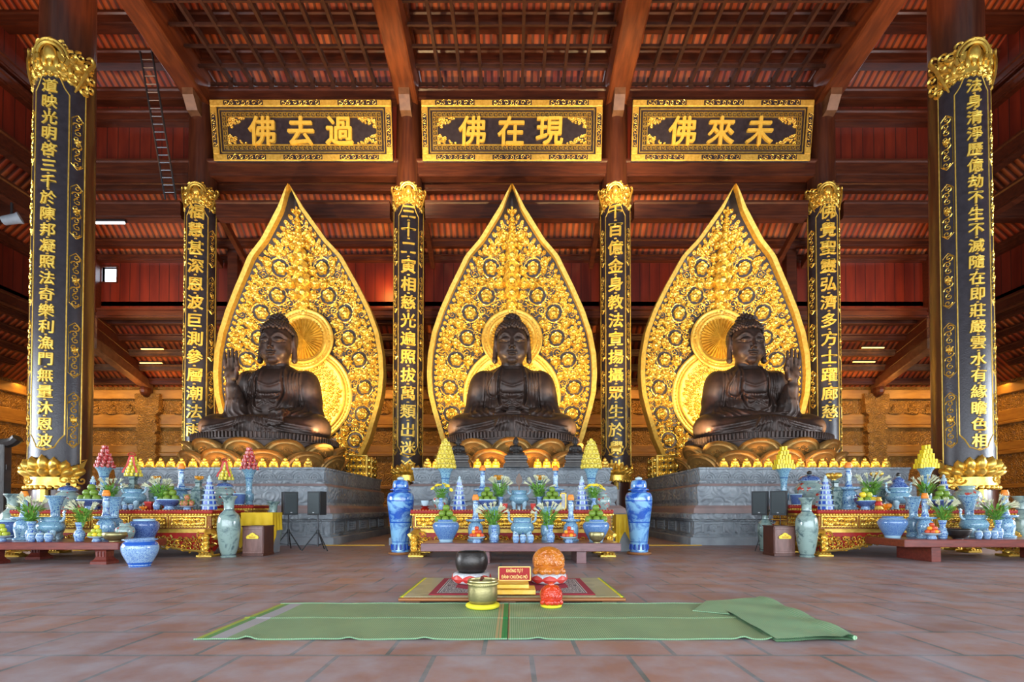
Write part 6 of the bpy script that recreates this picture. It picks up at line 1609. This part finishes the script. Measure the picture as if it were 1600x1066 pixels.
def draped(label, x0, x1, y0, y1, h, corner):
    """box stand under a cloth that hangs in folds, to a point at its corners"""
    t = empty('draped_stand', label, 'stand', ((x0+x1)/2, y0, 0)); w = x1 - x0; d = y1 - y0
    one('box', box(-w/2 + .05, w/2 - .05, .05, d - .02, 0, h - .02, .01), 'stoneplain', False, t)
    rows = []; n = 25
    per = [(-w/2, d), (-w/2, 0), (w/2, 0), (w/2, d)]; P = []
    for a, b in zip(per[:-1], per[1:]): P += [(a[0] + (b[0]-a[0])*i/n, a[1] + (b[1]-a[1])*i/n) for i in range(n)]
    P.append(per[-1]); m = len(P)
    for q in range(9):
        r = []
        for i, (x, y) in enumerate(P):
            cd = min(abs(i - n), abs(i - 2*n)) / n; dr = .50 + .50 * max(0, 1 - cd * 2.2) * corner
            fl = 1 + q/8 * .05 * (1 + math.sin(i * .9)); z = h - dr * q/8
            r.append((x * fl, y - (.03 + .03*math.sin(i*.9)) * q/8 * (1 if y < d*.5 else 0), z))
        rows.append(r)
    V, F = sheet(np.array(rows)); mb = MB().add((V, F)).add((np.array([(-w/2, 0, h), (w/2, 0, h), (w/2, d, h), (-w/2, d, h)]), [(0, 1, 2, 3)]))
    mb.build('cloth', M['yellow'], t); return t
draped('yellow cloth draped over a box stand behind the left donation box', xat(381, 14.4), xat(430, 14.4), 14.25, 14.85, 1.14, 1)
draped('yellow cloth draped over a grey box stand beside the huge right floor jar', xat(961, 14.9), xat(987, 14.9), 14.75, 15.3, 1.08, 1.05)
# dark wooden frame with an upturned end at the far left
t = empty('dark_gateway', 'dark wooden post gateway with an upturned roof end at the far left edge', 'gate', (xat(4, 13.9), 13.9, 0))
one('post', box(-.12, .12, -.12, .12, 0, 3.0, .02), 'ironblack', False, t)
one('roof_beam', tube(smoothprof([(-1.2, 0, 3.05), (-.3, 0, 3.02), (.2, 0, 3.05), (.38, 0, 3.17)], 4), .13, 8), 'ironblack', True, t); one('cross_rail', box(-1.2, .14, -.06, .06, 2.3, 2.45, .01), 'ironblack', False, t)

# ================================================================ FLOOR MATS AND PRAYER PLATFORM
def m_mat(name, c1, c2, lines):
    m, N, L, b = newmat(name); co = coords(N, L)
    w = N.new('ShaderNodeTexWave'); w.bands_direction = 'X'; w.inputs['Scale'].default_value = 15; w.inputs['Distortion'].default_value = .0; L.new(co, w.inputs[0])
    w2 = N.new('ShaderNodeTexWave'); w2.bands_direction = 'Y'; w2.inputs['Scale'].default_value = 30; L.new(co, w2.inputs[0])
    n = N.new('ShaderNodeTexNoise'); n.inputs['Scale'].default_value = 1.5; n.inputs['Detail'].default_value = 6; L.new(co, n.inputs[0])
    a = ramp(N, L, n.outputs[0], [(.35, c1), (.65, c2)])
    g = ramp(N, L, w.outputs[0], [(.62, (0, 0, 0)), (.95, (1, 1, 1))]); g2 = ramp(N, L, w2.outputs[0], [(.2, (.45, .45, .45)), (.7, (1, 1, 1))])
    mu = N.new('ShaderNodeMix'); mu.data_type = 'RGBA'; mu.blend_type = 'MULTIPLY'; mu.inputs[0].default_value = 1; L.new(g, mu.inputs[6]); L.new(g2, mu.inputs[7])
    mx = N.new('ShaderNodeMix'); mx.data_type = 'RGBA'; L.new(mu.outputs[2], mx.inputs[0]); L.new(a, mx.inputs[6]); mx.inputs[7].default_value = rgb((.42, .46, .32)); out = mx.outputs[2]
    if lines:
        sp = N.new('ShaderNodeSeparateXYZ'); L.new(co, sp.inputs[0]); mr = N.new('ShaderNodeMapRange'); mr.inputs[1].default_value = lines[0]; mr.inputs[2].default_value = lines[1]; L.new(sp.outputs[0], mr.inputs[0])
        r = N.new('ShaderNodeValToRGB'); r.color_ramp.interpolation = 'CONSTANT'; e = r.color_ramp.elements
        st = [(p, c) for p, c in lines[2]]
        while len(e) < len(st): e.new(.5)
        for el, (p, c) in zip(e, st): el.position = p; el.color = c
        L.new(mr.outputs[0], r.inputs[0]); m2 = N.new('ShaderNodeMix'); m2.data_type = 'RGBA'; L.new(r.outputs[1], m2.inputs[0]); L.new(out, m2.inputs[6]); L.new(r.outputs[0], m2.inputs[7]); out = m2.outputs[2]
    L.new(out, b.inputs['Base Color']); b.inputs['Roughness'].default_value = .55; bump(N, L, w.outputs[0], b, .25, .004); return m
G1, G2 = (.115, .235, .105), (.165, .30, .13); DG = (.01, .22, .06, 1); TAN = (.42, .30, .14, 1); GRY = (.34, .33, .34, 1); OL = (.30, .36, .06, 1); X0 = (0, 0, 0, 0)
M['mat_a'] = m_mat('woven_mat_left', G1, G2, (-1.5, 1.5, [(0, OL), (.02, (.10, .25, .08, 1)), (.045, GRY), (.10, X0), (.955, TAN), (.962, X0), (.968, TAN), (.974, DG)]))
M['mat_b'] = m_mat('woven_mat_right', G1, G2, (-1.5, 1.5, [(0, DG), (.012, X0), (.020, TAN), (.026, X0), (.034, TAN), (.038, X0), (.99, DG)]))
M['mat_c'] = m_mat('woven_mat_folded', (.13, .30, .15), (.17, .36, .18), None)
def mat(label, x0, x1, y0, y1, mt, seed):
    rn = random.Random(seed); t = empty('floor_mat', label, 'mat', ((x0+x1)/2, (y0+y1)/2, 0)); nx, ny = 73, 33; hx, hy = (x1-x0)/2, (y1-y0)/2
    bumps = [(rn.uniform(-.9, .9) * hx, rn.uniform(.012, .03)) for _ in range(3)]
    def z(x, y):
        r = .008 + .012 * math.exp(-((y - .03) / .022) ** 2)
        for bx, h in bumps: r += h * math.exp(-((x - bx) / .06) ** 2) * max(0, min(1, (-y / hy - .75) / .25))
        return r + .003 * (1 + math.sin(x * 7 + y * 3))
    xs = np.linspace(-hx, hx, nx); ys = np.sort(np.concatenate([np.linspace(-hy, hy, ny), np.linspace(-.03, .09, 13)]))
    G = np.array([[(x, y, z(x, y)) for x in xs] for y in ys]); V, F = sheet(G); mb = MB().add((V, F)).add((V - [0, 0, .006], [f[::-1] for f in F])); o = mb.build('weave', mt, t)
    for yy in (-hy, hy): one('hem', tube([(x, yy, z(x, yy)) for x in xs], .007, 4), 'mat_c', True, t)
    return t
def Dof(py, z=0): return (CAMZ - z) * 800 / (py - 795)
my0, my1 = Dof(1000), Dof(944)
mat('green woven floor mat at the left, brass bowl standing on its end', -3.02, -.045, my0, my1, M['mat_a'], 1)
mat('green woven floor mat at the right, red wooden fish standing on it', -.035, 2.75, my0, my1, M['mat_b'], 2)
# folded mat lying askew over the end of the right mat
A, B, Cc, Dd = [np.array((xat(px, Dof(py), py), Dof(py))) for px, py in ((1213, 1004), (1336, 1002), (1195, 940), (1108, 943))]
t = empty('folded_mat', 'green woven mat folded into a strip, lying askew over the right end', 'mat', (0, 0, 0))
mb = MB()
for l_, (zz, sh) in enumerate(((.016, 0), (.040, .03))):
    G = []
    for i in range(25):
        v = i / 24; a = A + (Dd - A) * v; b = B + (Cc - B) * v; row = []
        for j in range(13):
            u = j / 12; p = a + (b - a) * u; rise = .02 * math.sin(v * 9 + u * 3) ** 2 * (.3 + u) + .035 * math.exp(-((u - .95) / .06) ** 2) * (l_)
            row.append((p[0], p[1] + sh * .2, zz + rise))
        G.append(row)
    V, F = sheet(np.array(G)); mb.add((V, F)).add((V - [0, 0, .006], [f[::-1] for f in F]))
mb.add(tube([(B[0] + (Cc[0]-B[0])*v, B[1] + (Cc[1]-B[1])*v, .036 + .02 * math.sin(v*9 + 3)**2 * 1.3) for v in np.linspace(0, 1, 20)], .022, 8))
mb.build('strip', M['mat_c'], t)
q = [np.array((xat(px, Dof(py), py), Dof(py))) for px, py in ((1082, 956), (1140, 963), (1125, 948), (1104, 944))]
one('turned_corner', (np.array([(p[0], p[1], z) for p, z in zip(q, (.02, .03, .06, .05))] + [(p[0], p[1], z - .006) for p, z in zip(q, (.02, .03, .06, .05))]), [(0, 1, 2, 3), (7, 6, 5, 4), (0, 4, 5, 1), (1, 5, 6, 2), (2, 6, 7, 3), (3, 7, 4, 0)]), 'mat_c', False, t)
# wooden platform
PF, PB_, PZ_ = 6.80, 8.70, .070
t = empty('prayer_platform', 'low wooden platform with red moulded edge under the patterned carpet', 'platform', (0, PF, 0)); hx = 1.49
one('deck', box(-hx, hx, 0, PB_ - PF, PZ_ - .04, PZ_, .008), 'tablered', False, t)
one('front_edge', prism([(-.02, PZ_ - .045), (-.035, PZ_ - .035), (-.02, PZ_ - .026), (-.02, PZ_ - .012), (-.03, PZ_ - .004), (-.01, PZ_ + .002), (0, PZ_ - .045)], -hx - .01, hx + .01), 'brown', False, t)
for x in (-1.32, -.05, 1.30): one('foot', box(x - .1, x + .1, .03, PB_ - PF - .05, 0, PZ_ - .04), 'carp', False, t)
M['cane'] = m_print('cane_weave', (.36, .33, .17), (.42, .38, .22), (.32, .30, .17), 5)
mt_ = empty('cane_mat', 'beige cane mat with green and yellow edges between carpet and platform', 'mat', (0, (PF + PB_)/2, PZ_)); hy = (PB_ - PF)/2 - .02
one('weave', box(-hx + .05, hx - .05, -hy, hy, .001, .010, .003), 'cane', False, mt_)
for s in (-1, 1):
    one('border', box(min(s*(hx-.05), s*(hx-.01)), max(s*(hx-.05), s*(hx-.01)), -hy, hy, .001, .011, .002), 'yellowring', False, mt_); one('edging', box(min(s*(hx-.02), s*(hx)), max(s*(hx-.02), s*(hx)), -hy, hy, .001, .012, .002), 'green', False, mt_)
def m_carpet():
    m, N, L, b = newmat('prayer_carpet'); co = coords(N, L); sp = N.new('ShaderNodeSeparateXYZ'); L.new(co, sp.inputs[0])
    def mth(op, a, b_=None, c=None):
        n = N.new('ShaderNodeMath'); n.operation = op
        for i, v in enumerate((a, b_, c)):
            if v is None: continue
            if isinstance(v, (int, float)): n.inputs[i].default_value = v
            else: L.new(v, n.inputs[i])
        return n.outputs[0]
    ax = mth('ABSOLUTE', sp.outputs[0]); ay = mth('ABSOLUTE', sp.outputs[1]); hx_, hy_ = 1.13, .80
    d = mth('MINIMUM', mth('SUBTRACT', hx_, ax), mth('SUBTRACT', hy_, ay))     # distance to the edge
    v = N.new('ShaderNodeTexVoronoi'); v.inputs['Scale'].default_value = 9; mp = N.new('ShaderNodeCombineXYZ'); L.new(ax, mp.inputs[0]); L.new(ay, mp.inputs[1]); L.new(mp.outputs[0], v.inputs[0])
    pat = mth('GREATER_THAN', mth('SINE', mth('MULTIPLY', v.outputs[0], 30)), .1)
    RED, IV, DK = (.30, .012, .03), (.50, .44, .40), (.05, .03, .04)
    def mix(f, a, b_):
        x = N.new('ShaderNodeMix'); x.data_type = 'RGBA'; L.new(f, x.inputs[0])
        for i, c in ((6, a), (7, b_)):
            if isinstance(c, tuple): x.inputs[i].default_value = rgb(c)
            else: L.new(c, x.inputs[i])
        return x.outputs[2]
    orn = mix(pat, DK, IV); orn2 = mix(pat, RED, IV)
    med = mth('LESS_THAN', mth('ADD', mth('MULTIPLY', ax, .9), ay), .62)       # centre medallion stays red
    fld = mix(mth('GREATER_THAN', mth('ADD', mth('MULTIPLY', ax, .9), ay), .95), RED, orn)
    c = mix(mth('GREATER_THAN', d, .30), orn, fld); c = mix(mth('LESS_THAN', d, .14), c, IV); c = mix(mth('LESS_THAN', d, .125), c, DK); c = mix(mth('LESS_THAN', d, .11), c, IV); c = mix(mth('LESS_THAN', d, .095), c, RED)
    L.new(c, b.inputs['Base Color']); b.inputs['Roughness'].default_value = .9; return m
M['carpet'] = m_carpet()
ct = tag(one('carpet', box(-1.13, 1.13, -.80, .80, 0, .012, .004), 'carpet'), 'crimson patterned carpet with ivory border on the low platform', 'carpet'); ct.location = (0, (PF + PB_)/2 - .01, PZ_ + .011)
CZ = PZ_ + .024
# cushions, bowls, wooden fish
def cushion():
    t = empty('bowl_cushion', '', 'cushion')
    one('body', lathe(smoothprof([(.20, 0), (.27, .02), (.30, .08), (.28, .15), (.22, .17), (.16, .145), (.02, .14)]), 36), 'cushwhite', True, t)
    for i in range(8):
        a = 2*PI*i/8 - PI/2; mb = MB(); G = []
        for j in range(9):
            v = j/8; zz = .012 + .135*v; R = float(np.interp(zz, [0, .02, .08, .15, .17], [.23, .275, .306, .285, .24])); w = .42 * math.sin(PI * v) ** .7
            G.append([((R + .008*(1 - k_*k_)) * math.cos(a + k_ * w), (R + .008*(1 - k_*k_)) * math.sin(a + k_ * w), zz) for k_ in np.linspace(-1, 1, 9)])
        V, F = sheet(np.array(G)); mb.add((V, F)).build('petal_patch', M['cushred'], t)
    return t
def D_on(py, z): return (CAMZ - z) * 800 / (py - 795)
yb = 7.98; xb = xat(737, yb); xf_ = xat(857, yb)
inst('cush', cushion, (xb, yb, CZ), 'red and silver petal cushion under the large black singing bowl'); inst('cush', cushion, (xf_, yb, CZ), 'red and silver petal cushion under the orange wooden fish', None, 0, .95)
t = empty('singing_bowl', 'large black iron singing bowl on a red petal cushion', 'singing bowl', (xb, yb, CZ + .145))
one('bowl', lathe(smoothprof([(.03, 0), (.16, .01), (.22, .06), (.252, .15), (.25, .24), (.225, .32), (.21, .345), (.195, .345), (.205, .31), (.225, .23), (.2, .1), (.03, .03)]), 44), 'ironblack', True, t)
def fish(mat_, res=.022):
    """round carved wooden fish: domed body, mouth slit, curling scale carving"""
    f = SDF((-.62, -.62, -.05), (.62, .62, 1.12), res)
    f.ell((0, 0, .52), (.50, .46, .55), .1); f.ell((0, -.05, .18), (.47, .44, .22), .1)
    for s in (-1, 1):
        f.ell((s*.20, -.40, .14), (.12, .10, .13), .04); f.ell((s*.40, -.24, .14), (.11, .12, .14), .04)
    f.ell((0, -.44, .14), (.10, .08, .12), .04)
    P = [([(-.36, .36), (-.12, .33), (0, .36), (.12, .33), (.36, .36)], -.035, .02)]; rn = random.Random(8)
    for s in (-1, 1):
        for x, z, R in ((.10, .50, .09), (.28, .46, .10), (.40, .62, .08), (.22, .70, .10), (.06, .74, .08), (.30, .86, .08), (.12, .92, .07), (.43, .40, .07), (.33, .22, .08), (.12, .20, .08)):
            a0 = rn.random() * 6; P.append(([(s * (x + R * (1 - .8 * i / 12) * math.cos(a0 + i * .75)), z + R * (1 - .8 * i / 12) * math.sin(a0 + i * .75)) for i in range(13)], .03, .016))
    for s in (-1, 1):
        P += [([(s*.05, .98), (s*.25, .86), (s*.38, .66)], .03, .025), ([(s*.12, .5), (s*.20, .66), (s*.32, .68), (s*.36, .58)], .03, .025), ([(s*.03, .9), (s*.10, .74), (s*.05, .6)], .03, .025), ([(s*.44, .5), (s*.46, .34), (s*.36, .26)], .03, .025)]
    f.lines(P, .1); V, Q = f.mesh(); return V, Q
V, Q = fish('o', .02); t = empty('wooden_fish', 'large orange carved wooden fish drum on a red petal cushion', 'wooden fish', (xf_, yb, CZ + .14))
o = np_mesh('body', V * [.50, .50, .40], Q, M['fishorange'], t)
t = empty('wooden_fish', 'small red carved wooden fish drum on a yellow ring on the mat', 'wooden fish', (xat(861, 6.45), 6.45, .052))
np_mesh('body', V * [.285, .285, .235], Q, M['fishred'], t); one('handle_bump', sphere((.035, .035, .035), 10, 8, (0, -.02, .245)), 'fishred', True, t)
def ringcush(label, x, y, R, r):
    t = tag(one('ring_cushion', tube([((R-r)*math.cos(a), (R-r)*math.sin(a), r*.7) for a in np.linspace(0, 2*PI, 33)[:-1]], r, 10, True, .7), 'yellowring', True), label, 'cushion'); t.location = (x, y, .014); return t
xr, yr = xat(754, 6.36), 6.42
ringcush('yellow ring cushion under the brass bowl on the left mat', xr, yr, .215, .045); ringcush('yellow ring cushion under the small red wooden fish', xat(861, 6.45), 6.45, .135, .03)
t = empty('brass_bowl', 'brass singing bowl on a yellow ring cushion at the end of the left mat', 'singing bowl', (xr, yr, .055))
one('bowl', lathe(smoothprof([(.03, 0), (.13, .01), (.172, .05), (.185, .13), (.183, .23), (.187, .25), (.183, .275), (.190, .29), (.186, .31), (.172, .31), (.17, .26), (.168, .1), (.03, .02)], 4), 44), 'brass', True, t)
mb = MB()
for i in range(52): a = 2*PI*i/52; mb.add(sphere((.009, .009, .011), 6, 4), (.188*math.cos(a), .188*math.sin(a), .262))
mb.build('rim_beading', M['brass'], t)
one('striker', tube([(-.06, .02, .06), (-.02, .0, .31), (.0, -.02, .335)], [.018, .018, .026], 8), 'boxdark', True, t)
# notice board and books
xs_, ys_ = xat(804, 7.3), 7.36; zs = CZ + .085
t = empty('notice_sign', 'red notice board with yellow capitals leaning behind the orange books', 'sign', (xs_, ys_, CZ)); t.rotation_euler = (math.radians(-6), 0, 0)
w, z0, z1 = .468, .118, .325
one('board', box(-w/2 + .01, w/2 - .01, -.008, .008, z0 + .01, z1 - .01, .004), 'signred', False, t); mb = MB()
for g in ((-w/2, w/2, z0, z0 + .015), (-w/2, w/2, z1 - .015, z1), (-w/2, -w/2 + .015, z0, z1), (w/2 - .015, w/2, z0, z1)): mb.add(box(g[0], g[1], -.014, .012, g[2], g[3], .003))
mb.build('frame', M['signyellow'], t, False)
for s in (-1, 1): one('foot', box(s*.16 - .02, s*.16 + .02, -.02, .05, -.01, .125, .004), 'signyellow', False, t)
def line_text(body, size, z, wmax):
    cu = bpy.data.curves.new('t', 'FONT'); cu.body = body; cu.size = size; cu.align_x = 'CENTER'; cu.extrude = .03 * size; o = bpy.data.objects.new('t', cu); C.objects.link(o)
    dg = bpy.context.evaluated_depsgraph_get(); me = o.evaluated_get(dg).to_mesh(); V = np.array([v.co[:] for v in me.vertices]); F = [tuple(p.vertices) for p in me.polygons]; bpy.data.objects.remove(o)
    n = len(V); e_ = size * .022; V = np.concatenate([V + [dx * e_, dy * e_, dz * size * .004] for dx, dy, dz in ((0, 0, 0), (1, .2, 1), (-1, -.2, 2), (0, .7, 3))]); F = [tuple(i + k * n for i in f) for k in range(4) for f in F]
    k_ = wmax / (V[:, 0].max() - V[:, 0].min()); V[:, 0] *= k_
    return np.stack([V[:, 0], -V[:, 2] - .0105, V[:, 1] + z], 1), F
one('writing', line_text('KHÔNG TỰ Ý', .066, .240, .24), 'signyellow', False, t); one('writing', line_text('ĐÁNH CHUÔNG MÕ', .066, .152, .375), 'signyellow', False, t)
def book(name, label, x, y, z, w, d, h):
    t = empty(name, label, 'book', (x, y, z)); one('pages', box(-w/2 + .008, w/2 - .008, .006, d - .008, .010, h - .010, .004), 'cream', False, t)
    mb = MB().add(box(-w/2, w/2, 0, d, 0, .012, .004)).add(box(-w/2, w/2, 0, d, h - .012, h, .004)).add(box(-w/2, w/2, 0, .014, 0, h, .004)); mb.build('cover', M['book'], t, False); return t
yk = 6.88
book('prayer_book', 'lower, wider orange cloth-bound book on the carpet by the brass bowl', xat(806, yk), yk, CZ, .53, .36, .072)
book('prayer_book', 'upper, narrower orange cloth-bound book below the red notice', xat(801, yk + .06), yk + .05, CZ + .073, .44, .30, .065)
